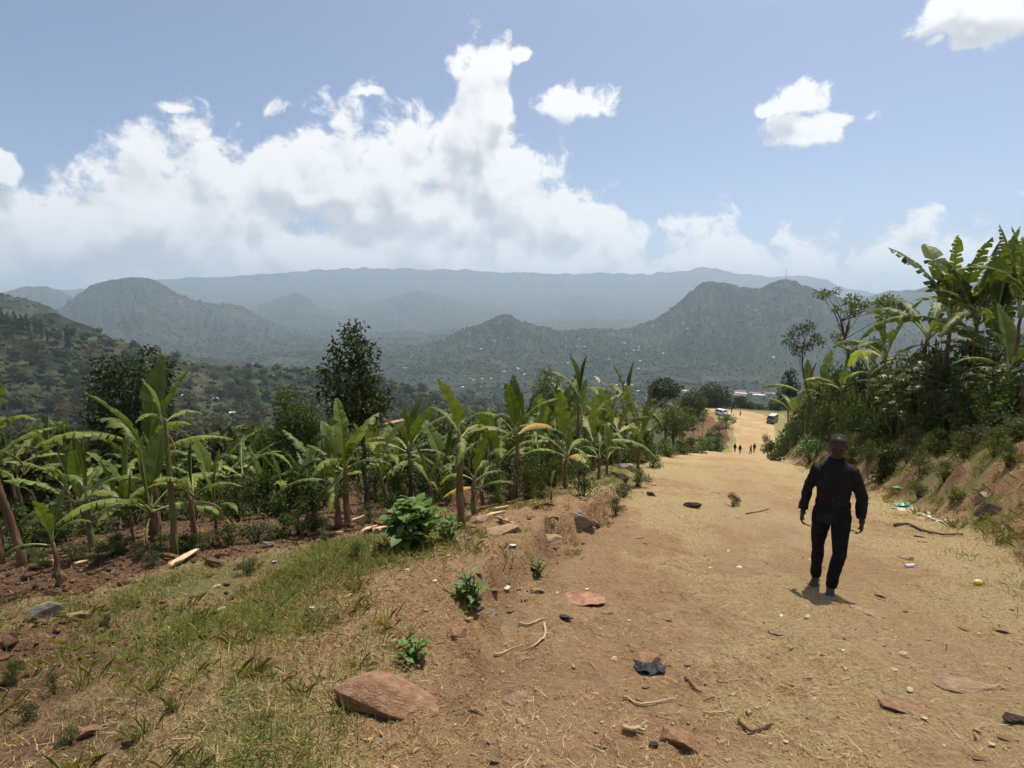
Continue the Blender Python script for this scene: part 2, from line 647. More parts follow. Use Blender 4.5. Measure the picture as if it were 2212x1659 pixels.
def principled(T, out, col, rough=0.8, spec=0.3, metal=0.0, bump=None, bump_d=0.02, bump_s=0.6):
    b = T.new('ShaderNodeBsdfPrincipled')
    T.set(b.inputs['Base Color'], col)
    T.set(b.inputs['Roughness'], rough)
    b.inputs['Specular IOR Level'].default_value = spec
    b.inputs['Metallic'].default_value = metal
    if bump is not None:
        bp = T.new('ShaderNodeBump')
        bp.inputs['Strength'].default_value = bump_s
        bp.inputs['Distance'].default_value = bump_d
        T.l.new(bump, bp.inputs['Height'])
        T.l.new(bp.outputs[0], b.inputs['Normal'])
    T.l.new(b.outputs[0], out.inputs[0])
    return b


def simple_mat(name, c1, c2, scale=6.0, rough=0.8, spec=0.3, metal=0.0, bump=0.0, rand=0.0, detail=4):
    m, T, out = new_mat(name)
    tc = T.new('ShaderNodeTexCoord')
    n = T.noise(tc.outputs['Object'], scale, detail, 0.6)
    f = T.ss(n, 0.32, 0.68)
    col = T.mix(f, c1, c2)
    if rand:
        oi = T.new('ShaderNodeObjectInfo')
        hsv = T.new('ShaderNodeHueSaturation')
        T.l.new(col, hsv.inputs['Color'])
        T.l.new(T.math('MULTIPLY_ADD', oi.outputs['Random'], rand * 2, 1 - rand), hsv.inputs['Value'])
        col = hsv.outputs[0]
    principled(T, out, col, rough, spec, metal, n if bump else None, bump or 0.02)
    return m


def leaf_mat(name, c1, c2, trans=0.35, rough=0.5, spec=0.35, rand=0.15, scale=3.0, trans_tint=(1.15, 1.25, 0.5), tint=True):
    """leaf blade: reflects and lets light through; colour differs from leaf to leaf"""
    m, T, out = new_mat(name)
    tc = T.new('ShaderNodeTexCoord')
    n = T.noise(tc.outputs['Object'], scale, 3, 0.6)
    f = T.ss(n, 0.3, 0.7)
    if tint:
        tv = T.attr('tint')
        f = T.math('ADD', T.math('MULTIPLY', f, 0.35), T.math('MULTIPLY', tv, 0.75), clamp=True)
    col = T.mix(f, c1, c2)
    oi = T.new('ShaderNodeObjectInfo')
    hsv = T.new('ShaderNodeHueSaturation')
    T.l.new(col, hsv.inputs['Color'])
    T.l.new(T.math('MULTIPLY_ADD', oi.outputs['Random'], rand * 2, 1 - rand), hsv.inputs['Value'])
    T.l.new(T.math('MULTIPLY_ADD', oi.outputs['Random'], -0.03, 0.515), hsv.inputs['Hue'])
    col = hsv.outputs[0]
    b = T.new('ShaderNodeBsdfPrincipled')
    T.l.new(col, b.inputs['Base Color'])
    b.inputs['Roughness'].default_value = rough
    b.inputs['Specular IOR Level'].default_value = spec
    tr = T.new('ShaderNodeBsdfTranslucent')
    tcol = T.vmath('MULTIPLY', col, trans_tint)
    T.l.new(tcol, tr.inputs[0])
    mx = T.new('ShaderNodeMixShader')
    mx.inputs[0].default_value = trans
    T.l.new(b.outputs[0], mx.inputs[1])
    T.l.new(tr.outputs[0], mx.inputs[2])
    T.l.new(mx.outputs[0], out.inputs[0])
    return m


def ground_material():
    m, T, out = new_mat('ground_soil_and_grass')
    geo = T.new('ShaderNodeNewGeometry')
    P = geo.outputs['Position']
    path, green, garden, straw = T.attr('path'), T.attr('green'), T.attr('garden'), T.attr('straw')
    n_big = T.noise(P, 0.9, 5, 0.6)
    n_mid = T.noise(P, 4.5, 5, 0.65)
    n_fine = T.noise(P, 26.0, 5, 0.7)
    n_grit = T.noise(P, 90.0, 3, 0.7)
    # soils
    soil = T.mix(T.ss(n_mid, 0.3, 0.7), (0.275, 0.150, 0.072), (0.40, 0.240, 0.122))
    soil = T.mix(T.ss(n_fine, 0.35, 0.75), soil, (0.47, 0.315, 0.175))
    sand = T.mix(T.ss(n_fine, 0.3, 0.7), (0.38, 0.235, 0.118), (0.48, 0.325, 0.172))
    tilled = T.mix(T.ss(n_fine, 0.3, 0.7), (0.085, 0.042, 0.026), (0.185, 0.098, 0.060))
    n_wide = T.noise(P, 0.22, 5, 0.65)
    sand = T.mix(T.ss(n_mid, 0.42, 0.72), sand, (0.32, 0.190, 0.092))
    sand = T.mix(T.ss(n_wide, 0.45, 0.62), sand, (0.46, 0.345, 0.195))
    col = T.mix(path, soil, sand)
    col = T.mix(garden, col, tilled)
    # cover of dead grass
    stc = T.mix(T.ss(n_fine, 0.3, 0.7), (0.36, 0.265, 0.125), (0.56, 0.435, 0.225))
    sm = T.math('ADD', T.math('MULTIPLY', n_big, 0.55), T.math('MULTIPLY', n_mid, 0.45))
    sm = T.math('ADD', sm, T.math('MULTIPLY_ADD', straw, 0.5, -0.25))
    sm = T.ss(sm, 0.37, 0.57)
    sm = T.math('MULTIPLY', sm, T.math('MULTIPLY_ADD', path, -0.72, 1.0))
    sm = T.math('MULTIPLY', sm, T.math('MULTIPLY_ADD', garden, -0.9, 1.0))
    sm = T.math('MULTIPLY', sm, T.ss(n_fine, 0.28, 0.52))
    col = T.mix(sm, col, stc)
    # green grass
    grc = T.mix(T.ss(n_fine, 0.3, 0.7), (0.115, 0.125, 0.038), (0.24, 0.235, 0.082))
    gm = T.math('ADD', T.math('MULTIPLY', n_mid, 0.6), T.math('MULTIPLY', n_big, 0.4))
    gm = T.math('ADD', gm, T.math('MULTIPLY_ADD', green, 0.8, -0.42))
    gm = T.math('MULTIPLY', T.ss(gm, 0.48, 0.70), T.math('MULTIPLY_ADD', n_fine, 0.9, 0.35), clamp=True)
    gm = T.math('MULTIPLY', gm, T.ss(green, 0.02, 0.2))
    col = T.mix(gm, col, grc)
    scrub = T.attr('scrub')
    scc = T.mix(T.ss(n_mid, 0.3, 0.7), (0.040, 0.050, 0.018), (0.095, 0.098, 0.042))
    col = T.mix(scrub, col, scc)
    # grit and flecks of straw
    col = T.mix(T.math('MULTIPLY', T.ss(n_grit, 0.62, 0.75), 0.45), col, (0.55, 0.42, 0.24))
    col = T.mix(T.math('MULTIPLY', T.ss(n_grit, 0.36, 0.26), 0.5), col, (0.10, 0.055, 0.03))
    h = T.math('ADD', T.math('MULTIPLY', n_fine, 1.0), T.math('MULTIPLY', n_grit, 0.35))
    h = T.math('ADD', h, T.math('MULTIPLY', n_mid, 1.2))
    principled(T, out, col, 0.95, 0.12, 0.0, h, 0.07, 1.0)
    return m


def far_material():
    m, T, out = new_mat('valley_vegetation')
    geo = T.new('ShaderNodeNewGeometry')
    P = geo.outputs['Position']
    n0 = T.noise(P, 0.0022, 4, 0.6)
    n1 = T.noise(P, 0.011, 4, 0.6)
    n2 = T.noise(P, 0.05, 4, 0.65)
    v = T.voro(P, 0.055, 0, 0.5, '3D', 'F1')
    vc = T.voro(P, 0.009, 0, 0.5, '3D', 'F1', out=1)
    sepc = T.new('ShaderNodeSeparateColor')
    T.l.new(vc, sepc.inputs[0])
    forest = T.mix(T.ss(v, 0.15, 0.65), (0.052, 0.070, 0.028), (0.010, 0.017, 0.008))
    field = T.mix(T.ss(n2, 0.3, 0.7), (0.036, 0.052, 0.021), (0.064, 0.075, 0.034))
    dry = T.mix(T.ss(n2, 0.3, 0.7), (0.088, 0.078, 0.043), (0.058, 0.060, 0.031))
    k = T.math('ADD', T.math('MULTIPLY', n1, 0.6), T.math('MULTIPLY', n0, 0.4))
    col = T.mix(T.ss(k, 0.46, 0.62), forest, field)
    col = T.mix(T.math('MULTIPLY', T.ss(sepc.outputs[0], 0.72, 0.8), T.ss(n1, 0.45, 0.6)), col, dry)
    red = T.math('MULTIPLY', T.ss(sepc.outputs[1], 0.99, 0.995), T.ss(n2, 0.4, 0.55))
    col = T.mix(T.math('MULTIPLY', red, 0.7), col, (0.23, 0.115, 0.062))
    brown = T.attr('brown')
    bn = T.math('MULTIPLY', brown, T.ss(T.math('ADD', T.math('MULTIPLY', n2, 0.5), T.math('MULTIPLY', n1, 0.5)), 0.40, 0.60))
    col = T.mix(T.math('MULTIPLY', bn, 0.55), col, T.mix(T.ss(n2, 0.3, 0.7), (0.075, 0.060, 0.032), (0.125, 0.098, 0.055)))
    mot = T.noise(P, 0.03, 5, 0.7)
    col = T.mix(T.math('MULTIPLY', T.ss(mot, 0.47, 0.60), 0.75), col, (0.016, 0.025, 0.011))
    col = T.mix(T.math('MULTIPLY', T.ss(mot, 0.46, 0.34), 0.5), col, (0.085, 0.092, 0.042))
    h = T.math('ADD', T.math('MULTIPLY', v, -6.0), T.math('MULTIPLY', n2, 6.0))
    principled(T, out, col, 0.95, 0.05, 0.0, h, 1.0, 0.6)
    return m


# ------------------------------------------------------------------ ground and hills
def polar_mesh(name, azs, rs, zf, mat, attrs_f=None, close=False):
    A, RR = np.meshgrid(np.radians(azs), rs)
    X = RR * np.sin(A)
    Y = RR * np.cos(A)
    Z = zf(X, Y)
    na, nr = len(azs), len(rs)
    idx = np.arange(na * nr).reshape(nr, na)
    a = idx[:-1, :-1].ravel()
    b = idx[:-1, 1:].ravel()
    c = idx[1:, 1:].ravel()
    d = idx[1:, :-1].ravel()
    faces = np.stack([a, d, c, b], 1)
    verts = np.stack([X.ravel(), Y.ravel(), Z.ravel()], 1)
    if close:
        e = idx[:-1, -1]
        f = idx[1:, -1]
        g_ = idx[:-1, 0]
        h_ = idx[1:, 0]
        faces = np.concatenate([faces, np.stack([e, f, h_, g_], 1)])
        verts = np.concatenate([verts, [[0, 0, float(zf(np.array([0.]), np.array([0.]))[0])]]])
    # orientation: up
    p = verts[faces[0]]
    nz = np.cross(p[1] - p[0], p[2] - p[0])[2]
    if nz < 0:
        faces = faces[:, ::-1]
    at_ = None
    if attrs_f:
        at_ = attrs_f(verts[:, 0], verts[:, 1])
    me = mesh_from(name, verts, np.ascontiguousarray(faces), [mat], None, True, at_)
    return link(name, me)


def zones(x, y):
    s, t = st(x, y)
    e = edge_t(s) - t
    br = t - redge_t(s)
    w1 = fbm(x * 0.8, y * 0.8, 3, 101) * 0.6
    w2 = fbm(x * 0.25, y * 0.25, 3, 103)
    # worn wheel and foot track
    tc = np.interp(s, [-20, 0, 4, 6, 14, 30, 60, 84], [2.6, 2.4, 2.2, 1.3, 0.9, 0.0, 0.6, 0.8]) + w1 * 0.5
    wid = np.interp(s, [0, 3, 6, 14, 40, 84], [1.7, 1.5, 0.75, 0.55, 1.4, 2.4])
    path = np.exp(-((t - tc) / wid) ** 2) * (0.75 + 0.35 * w2)
    fc_ = np.interp(s, [100, 115, 140, 162, 175], [3.4, 4.2, 4.4, 1.5, -4.0])
    fw_ = np.interp(s, [100, 115, 140, 160], [2.0, 2.5, 3.0, 4.8])
    path = np.where(s > 98, sst(np.abs(t - fc_ + w1), fw_ + .5, fw_ - .5), path)
    path = np.maximum(path, 0.8 * np.exp(-((e + 0.25) / 0.28) ** 2) * (w1 > -0.12) * sst(s, 9, 6))
    for rt in (0.2, 1.75):
        path = np.maximum(path, .9 * np.exp(-((t - rt - .25 * fbm(s * .3, s * 0 + rt, 2, 23)) / .30) ** 2) * sst(s, 5, 9) * (s < 98))
    path = np.clip(path, 0, 1)
    garden = sst(e + w1 * 0.9, *(2.2, 3.0)) * 1.0
    gline = np.interp(s, [0, 2, 4, 6, 9, 14, 30, 80], [7.5, 5.6, 3.2, 2.3, 1.2, 0.8, 0.8, 0.6])
    garden = sst(e + w1 * 0.8 - gline, -0.25, 0.35)
    garden = np.maximum(garden, 0.75 * sst(w2 + 0.15, 0.25, 0.5) * sst(e, 1.2, 2.5) * sst(s, 3.5, 1.5))
    green = sst(e + w1, 0.1, 1.2) * (1 - garden) * np.clip(0.86 + .8 * w2 + .35 * fbm(x * 1.2, y * 1.2, 3, 107), 0, 1)
    green = np.maximum(green, 0.9 * sst(e + w1, -0.9, 0.2) * sst(s, 9, 14) * sst(e, 4, 2))
    green = np.maximum(green, sst(br + w1 * 0.6, 0.0, 0.5) * (0.72 + 0.5 * w2 + .3 * fbm(x * 1.2, y * 1.2, 3, 108)))
    path = path * sst(br, 0.4, -0.2)
    green = np.maximum(green, 0.30 * sst(br + w1, -1.8, -0.4))
    straw = np.clip(0.62 + 0.7 * w2 - 0.25 * path, 0, 1)
    for bx, by, br_ in ((.1, 3.0, .55), (.2, 2.3, .6), (.75, 5.5, .7), (-.45, 4.2, .35), (1.2, 8.2, .8), (-.2, 2.7, .4)):
        straw = straw - .75 * np.exp(-(((x - bx) ** 2 + (y - by) ** 2) / br_ ** 2)) * (1 + w1)
    band = np.exp(-((e + .12 + .32 * fbm(x * 1.6, y * 1.6, 3, 15)) / .30) ** 2) * (1 - sst(s, 10, 16))
    straw = np.clip(straw - .8 * band, 0, 1)
    garden = np.maximum(garden, .75 * sst(br, .1, .6) * sst(br, 5, 3.5) * sst(fbm(x * .9, y * .9, 3, 119), -.25, .2))
    for bx, by, br_ in ((-2.3, 2.35, .75), (-3.1, 3.1, .9), (-3.9, 3.9, .9), (-1.7, 1.9, .5)):
        garden = np.maximum(garden, .95 * np.exp(-(((x - bx) ** 2 + (y - by) ** 2) / br_ ** 2)) * (1 + .8 * w1))
    gp = np.clip(garden, 0, 1)
    garden = np.maximum(garden, .32 * band * sst(fbm(x * 2.2, y * 2.2, 2, 117), -.15, .25))
    green = np.maximum(green, .8 * sst(s, 98, 104) * sst(np.abs(t - fc_ + w1), fw_ + .3, fw_ + 2.0))
    green = green * (1 - .8 * gp)
    straw = straw * (1 - .6 * sst(br, 0, .6))
    straw = straw * (1 - .6 * sst(e, .3, 1.0) * np.clip(green, 0, 1))
    return {'path': path, 'green': np.clip(green, 0, 1), 'garden': np.clip(garden, 0, 1), 'straw': straw,
            'scrub': np.maximum(sst(e + w2 * 2, 7, 12), np.maximum(sst(br + w2 * 2, 6, 10), sst(s, 168, 182)))}


M_GROUND = ground_material()
M_FAR = far_material()

az_near = np.concatenate([np.arange(-180, -54, 6.0), np.arange(-54, 54.01, 0.25), np.arange(60, 180, 6.0)])
r_near = np.concatenate([np.exp(np.linspace(math.log(0.6), math.log(60), 330)), np.exp(np.linspace(math.log(61), math.log(300), 90))])
ground = structure(polar_mesh('ground', az_near, r_near, lambda x, y: land_z(x, y) - 2.0 * sst(np.hypot(x, y), 278, 300), M_GROUND, zones, True))

az_far = np.concatenate([np.arange(-180, -56, 5.0), np.arange(-56, 56.01, 0.15), np.arange(61, 180, 5.0)])
ds = [h[1] for h in HILLS]
r_far = np.unique(np.concatenate([np.exp(np.linspace(math.log(240), math.log(14000), 230)), ds]))


def brown_zone(x, y):
    r = np.hypot(x, y)
    az = np.degrees(np.arctan2(x, y))
    b = sst(az, -20, -33) * sst(r, 1500, 700) + 0.35 * sst(az, 5, -12) * sst(r, 1100, 500)
    return {'brown': np.clip(b, 0, 1)}


hills = structure(polar_mesh('hills', az_far, r_far, land_z, M_FAR, brown_zone))

# ------------------------------------------------------------------ haze
mh, T, out = new_mat('haze_air')
pv = T.new('ShaderNodeVolumePrincipled')
pv.inputs['Color'].default_value = (0.72, 0.86, 1.0, 1)
pv.inputs['Density'].default_value = 1.3e-4
pv.inputs['Anisotropy'].default_value = 0.35
T.l.new(pv.outputs[0], out.inputs['Volume'])
mb = MB()
HX = 15000
mb.box((0, 0, (600 - 420) / 2), (2 * HX, 2 * HX, 600 + 420))
hz = link('haze', mb.mesh('haze', [mh]))
hz['kind'] = 'stuff'
hz['label'] = 'pale blue haze hanging over the valley and hills'
hz['category'] = 'haze'
# ------------------------------------------------------------------ plant materials
M_BAN = leaf_mat('banana_leaf_green', (0.050, 0.085, 0.012), (0.165, 0.200, 0.038), 0.32, 0.48, 0.25, 0.38, 2.0)
M_BANY = leaf_mat('banana_leaf_yellowing', (0.20, 0.25, 0.045), (0.36, 0.34, 0.085), 0.45, 0.45, 0.35, 0.2, 3.0)
M_BAND = leaf_mat('banana_leaf_dry', (0.20, 0.125, 0.060), (0.36, 0.255, 0.140), 0.25, 0.85, 0.1, 0.25, 4.0, (1.1, 0.9, 0.5))
M_BANO = leaf_mat('banana_leaf_amber', (0.50, 0.30, 0.05), (0.62, 0.42, 0.10), 0.4, 0.6, 0.2, 0.1, 4.0, (1.1, 0.9, 0.5))
M_RIB = simple_mat('banana_midrib', (0.22, 0.27, 0.09), (0.33, 0.36, 0.16), 5, 0.5, 0.4)


def stem_mat():
    m, T, out = new_mat('banana_stem_sheaths')
    tc = T.new('ShaderNodeTexCoord')
    mp = T.new('ShaderNodeMapping')
    mp.inputs['Scale'].default_value = (9, 9, 1.3)
    T.l.new(tc.outputs['Object'], mp.inputs[0])
    n = T.noise(mp.outputs[0], 2.2, 5, 0.65)
    n2 = T.noise(tc.outputs['Object'], 3.0, 3, 0.6)
    oi = T.new('ShaderNodeObjectInfo')
    col = T.mix(T.ss(n, 0.3, 0.7), (0.115, 0.062, 0.032), (0.26, 0.165, 0.092))
    col = T.mix(T.math('MULTIPLY', T.ss(T.math('ADD', n2, T.math('MULTIPLY_ADD', oi.outputs['Random'], 0.3, -0.15)), 0.5, 0.66), 0.75), col, (0.15, 0.17, 0.055))
    col = T.mix(T.ss(n, 0.66, 0.78), col, (0.42, 0.32, 0.20))
    principled(T, out, col, 0.75, 0.25, 0.0, n, 0.02, 0.8)
    return m


M_STEM = stem_mat()
M_BARK = simple_mat('tree_bark', (0.045, 0.034, 0.024), (0.13, 0.10, 0.075), 9, 0.95, 0.1, bump=0.03)
M_TWIG = simple_mat('green_brown_twig', (0.08, 0.065, 0.03), (0.16, 0.13, 0.06), 9, 0.85, 0.15)
M_LF_DARK = leaf_mat('tree_leaf_dark', (0.016, 0.030, 0.009), (0.060, 0.085, 0.019), 0.24, 0.55, 0.2, 0.08)
M_LF_MID = leaf_mat('tree_leaf_mid', (0.035, 0.060, 0.016), (0.115, 0.145, 0.034), 0.28, 0.6, 0.2, 0.12)
M_LF_LIGHT = leaf_mat('tree_leaf_light', (0.07, 0.105, 0.022), (0.19, 0.21, 0.045), 0.32, 0.5, 0.3, 0.12)
M_LF_OLIVE = leaf_mat('tree_leaf_olive', (0.050, 0.056, 0.022), (0.125, 0.125, 0.050), 0.25, 0.6, 0.2, 0.2)
M_LF_BROWN = leaf_mat('tree_leaf_brown', (0.065, 0.048, 0.026), (0.15, 0.105, 0.055), 0.2, 0.8, 0.1, 0.25, 3.0, (1.1, .9, .6))
M_LF_RUST = leaf_mat('tree_leaf_rust', (0.12, 0.065, 0.030), (0.22, 0.125, 0.05), 0.2, 0.8, 0.1, 0.15, 3.0, (1.1, .9, .6))
M_LF_SHRUB = leaf_mat('shrub_leaf_glossy', (0.075, 0.145, 0.030), (0.145, 0.225, 0.052), 0.30, 0.5, 0.25, 0.15)
M_LF_CASS = leaf_mat('cassava_leaf', (0.050, 0.082, 0.026), (0.11, 0.14, 0.045), 0.30, 0.42, 0.45, 0.12)


# ------------------------------------------------------------------ banana
def banana_leaf_mesh(name, a0, bend, W, tear, seed, mats, droop=0.5, roll=0.0, side=0.0):
    """a leaf of length 1: stalk, midrib and blade split into strips along its side veins"""
    rg = random.Random(seed)
    N = 40
    ang = [a0 - bend * (i / N) ** 1.35 for i in range(N + 1)]
    P = [Vector((0, 0, 0))]
    for i in range(N):
        P.append(P[-1] + Vector((math.sin(side * i / N), math.cos(ang[i]) * math.cos(side * i / N), math.sin(ang[i]))) / N)
    def pos(t):
        f = min(max(t, 0), 1) * N
        i = min(int(f), N - 1)
        return P[i].lerp(P[i + 1], f - i)
    def frame(t):
        i = min(int(min(max(t, 0), 1) * N), N - 1)
        d = (P[i + 1] - P[i]).normalized()
        x = d.cross(Vector((0, 0, 1)))
        if x.length < 0.05:
            x = Vector((1, 0, 0))
        x.normalize()
        if x.x < 0:
            x = -x
        n = x.cross(d).normalized()
        return d, x, n
    t_p = 0.15
    def wid(t):
        u = (t - t_p) / (1 - t_p)
        if u <= 0 or u >= 1:
            return 0.004
        return W * (math.sin(math.pi * u ** 0.85) ** 0.62) * (0.9 + 0.1 * math.sin(u * 9 + seed))
    mb = MB()
    tint, vt = [], []
    ts = [0, 0.06, 0.12, 0.2, 0.3, 0.42, 0.55, 0.68, 0.8, 0.92, 1.0]
    rad = [0.020, 0.017, 0.014, 0.011, 0.009, 0.008, 0.0065, 0.005, 0.004, 0.003, 0.0015]
    mb.tube([pos(t) for t in ts], rad, 5, 1)
    tint += [0.5] * len(mb.v)
    vt += [0.0] * len(mb.v)
    for sd in (-1, 1):
        t = t_p
        prev_torn = False
        while t < 0.995:
            dt = rg.uniform(0.035, 0.10) if tear > 0.25 else rg.uniform(0.06, 0.10)
            t1 = min(t + dt, 1.0)
            if 1.0 - t1 < 0.02:
                t1 = 1.0
            torn = rg.random() < tear
            dj = (rg.uniform(-0.1, 0.75) if torn else rg.uniform(-0.03, 0.03)) * (0.5 + droop)
            lossy = 1.0 if not torn else rg.uniform(0.80, 1.03)
            g0 = 0.25 * dt * rg.random() if (torn or prev_torn) else 0.0
            g1 = 0.30 * dt * rg.random() if torn else 0.0
            tv = rg.uniform(0.15, 0.85)
            vs = []
            cols = (0.0, 0.33, 0.68, 1.0)
            for j, (tt, gg) in enumerate(((t, g0), (t1, -g1))):
                d, x, n = frame(tt)
                p0 = pos(tt)
                w = wid(tt) * lossy
                for c in cols:
                    fold = 0.42 * (1 - tt) + roll - (droop * 0.9 + dj) * c * c * 1.2
                    off = (x * sd) * math.cos(fold) + n * math.sin(fold)
                    slant = d * (0.10 * c * w / max(W, 0.01) * 0.5 + gg * c)
                    vs.append(p0 + off * (w * c) + slant + n * 0.003)
            k = len(cols)
            fs = []
            for c in range(k - 1):
                q = (c, c + 1, k + c + 1, k + c)
                fs.append(q if sd > 0 else tuple(reversed(q)))
            mb.add(vs, fs, 0)
            tint += [tv] * (2 * k)
            vt += [t] * k + [t1] * k
            t = t1
            prev_torn = torn
    me = mesh_from(name, mb.v, mb.f, mats, mb.m, True, {'tint': tint, 'vt': vt})
    return me


LEAF = {'torn': [], 'erect': [], 'spear': [], 'arch': [], 'low': [], 'yellow': [], 'dry': [], 'amber': []}
for i in range(3):
    LEAF['erect'].append(banana_leaf_mesh('banana_leaf', R(80 - 5 * i), R(16 + 8 * i), 0.135, 0.10 + 0.15 * i, 10 + i, [M_BAN, M_RIB], 0.15, 0.35, 0.05))
for i in range(4):
    LEAF['torn'].append(banana_leaf_mesh('banana_leaf', R(82 - 9 * i), R(12 + 16 * i), 0.098, 0.75, 80 + i, [M_BAN, M_RIB], 0.45, 0.15, 0.12 * (i - 1.5)))
for i in range(2):
    LEAF['spear'].append(banana_leaf_mesh('banana_leaf', R(86 - 6 * i), R(8), 0.075, 0.05, 15 + i, [M_BAN, M_RIB], 0.0, 0.9))
for i in range(5):
    LEAF['arch'].append(banana_leaf_mesh('banana_leaf', R(66 - 4 * i), R(60 + 11 * i), 0.112, 0.65 + 0.08 * i, 20 + i, [M_BAN, M_RIB], 0.45, 0.1, 0.25 * (i - 2)))
for i in range(4):
    LEAF['low'].append(banana_leaf_mesh('banana_leaf', R(42 - 6 * i), R(72 + 10 * i), 0.108, 0.7 + 0.08 * i, 30 + i, [M_BAN, M_RIB], 0.7, 0.0, 0.3 * (i - 1.5)))
for i in range(3):
    LEAF['yellow'].append(banana_leaf_mesh('banana_leaf', R(45 - 10 * i), R(70 + 15 * i), 0.115, 0.5, 40 + i, [M_BANY, M_RIB], 0.5, 0.1, 0.2 * (i - 1)))
for i in range(3):
    LEAF['dry'].append(banana_leaf_mesh('dry_banana_leaf', R(-5 - 15 * i), R(85), 0.075, 0.95, 50 + i, [M_BAND, M_BAND], 1.1, -0.5, 0.3 * (i - 1)))
LEAF['amber'].append(banana_leaf_mesh('banana_leaf', R(20), R(60), 0.14, 0.3, 60, [M_BANO, M_RIB], 0.6, 0.0))

STEMS = []
for i in range(4):
    mb = MB()
    n = 9
    rg = random.Random(70 + i)
    pts = [(rg.uniform(-.012, .012) + 0.05 * math.sin(1.6 * k / 10 + i), rg.uniform(-.012, .012), k / 10) for k in range(11)]
    pts[0] = (0, 0, -0.06)
    rr = [0.062, 0.055, 0.050, 0.047, 0.045, 0.043, 0.041, 0.039, 0.036, 0.031, 0.024]
    rr = [r * rg.uniform(0.93, 1.07) for r in rr]
    mb.tube(pts, rr, n)
    # loose sheath edges peeling off the stem
    for k in range(9):
        z0 = rg.uniform(0.1, 0.85)
        a = rg.uniform(0, 6.28)
        c = Vector(pts[int(z0 * 10)])
        o = Vector((math.cos(a), math.sin(a), 0))
        tdir = Vector((-o.y, o.x, 0))
        h = rg.uniform(0.10, 0.24)
        out_ = rg.uniform(0.015, 0.045)
        w = rg.uniform(0.012, 0.024)
        mb.add([c + o * 0.036 - tdir * w, c + o * 0.036 + tdir * w, c + o * (0.045 + out_) - tdir * w * .6 - Vector((0, 0, h)), c + o * (0.045 + out_ * .6) + tdir * w * .6 - Vector((0, 0, h * .9))], [(0, 1, 3, 2)])
    STEMS.append(mb.mesh('banana_stem', [M_STEM], True))


def banana(label, base, stem_h, leaf_len, leaves, rz=0.0, lean=(0, 0), group=None, girth=1.0, name='banana_plant', seed=0):
    """leaves: a string of kind letters, put round the crown in turn; E erect, S spear, A arch, L low, Y yellow, D dry, O amber"""
    rg = random.Random(seed * 13 + int(stem_h * 100))
    root = thing(name, label, 'banana plant', base, rz, group)
    st_ = link('stem', STEMS[rg.randrange(4)], root, (0, 0, 0))
    g = girth * (0.42 + 0.36 * leaf_len)
    st_.scale = (g * 1.15, g * 1.15, stem_h)
    st_.rotation_euler = (lean[0], lean[1], rg.uniform(0, 6))
    if lean != (0, 0):
        st_.rotation_euler = (lean[0], lean[1], 0)
    top = Matrix.Rotation(lean[1], 3, 'Y') @ Matrix.Rotation(lean[0], 3, 'X') @ Vector((0.05 * math.sin(1.6) * g * 1.1 if lean != (0, 0) else 0, 0, stem_h * 0.985))
    a = rg.uniform(0, 6.28)
    K = {'E': 'erect', 'T': 'torn', 'S': 'spear', 'A': 'arch', 'L': 'low', 'Y': 'yellow', 'D': 'dry', 'O': 'amber'}
    for ch in leaves:
        # a letter may be followed by nothing: azimuths follow the golden angle
        kind = K[ch]
        me = rg.choice(LEAF[kind])
        sc = leaf_len * rg.uniform(0.85, 1.12) * {'S': 0.95, 'D': 0.6, 'E': 1.0}.get(ch, 1.0)
        dz = {'S': 0.01, 'E': 0, 'T': 0, 'A': -0.02, 'L': -0.05, 'Y': -0.04, 'D': -0.10, 'O': -0.05}[ch] * max(1.0, stem_h * .7)
        lf = link('leaf', me, root, (top.x, top.y, top.z + dz), (rg.uniform(-.08, .08), rg.uniform(-.1, .1), a))
        wj = rg.uniform(0.9, 1.2)
        lf.scale = (sc * wj, sc, sc)
        if kind == 'dry':
            lf['label'] = 'withered brown leaf hanging down'
        elif kind == 'amber':
            lf['label'] = 'amber yellow dying leaf'
        a += 2.39996 + rg.uniform(-.35, .35)
    return root


def banana_px(label, bx, by, cy_, leaf_px, leaves, Y=None, **kw):
    """foot at picture point (bx, by) or at depth Y, crown level with picture height cy_, leaf length in picture units"""
    b = at(bx, Y) if Y else hit(bx, by)
    h = max(0.25, height_at(bx, cy_, b.y) - b.z)
    ll = leaf_px * (1.28 if bx > 1880 else 1.16) * b.y / FPX
    return banana(label, b, h, ll, leaves, **kw)


B = banana_px
G1 = 'banana plants of the garden beside the track'
B('tall banana plant at the photo edge left of the small sprout', 43, 1223, 945, 150, 'SEEEALLDD', rz=0.4, lean=(0, -0.10), seed=1, group=G1)
B('banana plant cut off by the left photo edge behind the tall edge plant', 4, 1216, 1010, 130, 'SEALLAD', seed=2, group=G1)
B('small banana plant with three broad leaves in front at far left', 124, 1266, 1168, 105, 'EELA', rz=2.2, seed=43, group=G1, girth=.8)
B('squat banana plant with wide spreading leaves above the pale dry sheath', 334, 1190, 1100, 165, 'SEALLAALD', rz=1.2, seed=4, group=G1, girth=1.2)
B('tall thin banana plant with a bare reddish stem and few leaves', 378, 1198, 905, 100, 'AYED', seed=5, rz=-1.2, group=G1)
B('banana plant with a huge upright leaf before the round tree', 338, 1160, 985, 185, 'EEEAALAL', seed=6, rz=0.3, group=G1)
B('banana plant with a yellowish rolled leaf next to the pale dry sheath', 426, 1184, 1066, 110, 'SALYAD', seed=7, group=G1)
B('thin banana sprout at the right end of the far left clump', 470, 1171, 1098, 90, 'SEA', seed=8, group=G1, girth=.7)
B('banana plant with a bright yellow green spear in the far left clump', 199, 1184, 1075, 120, 'SYALAL', seed=9, group=G1)
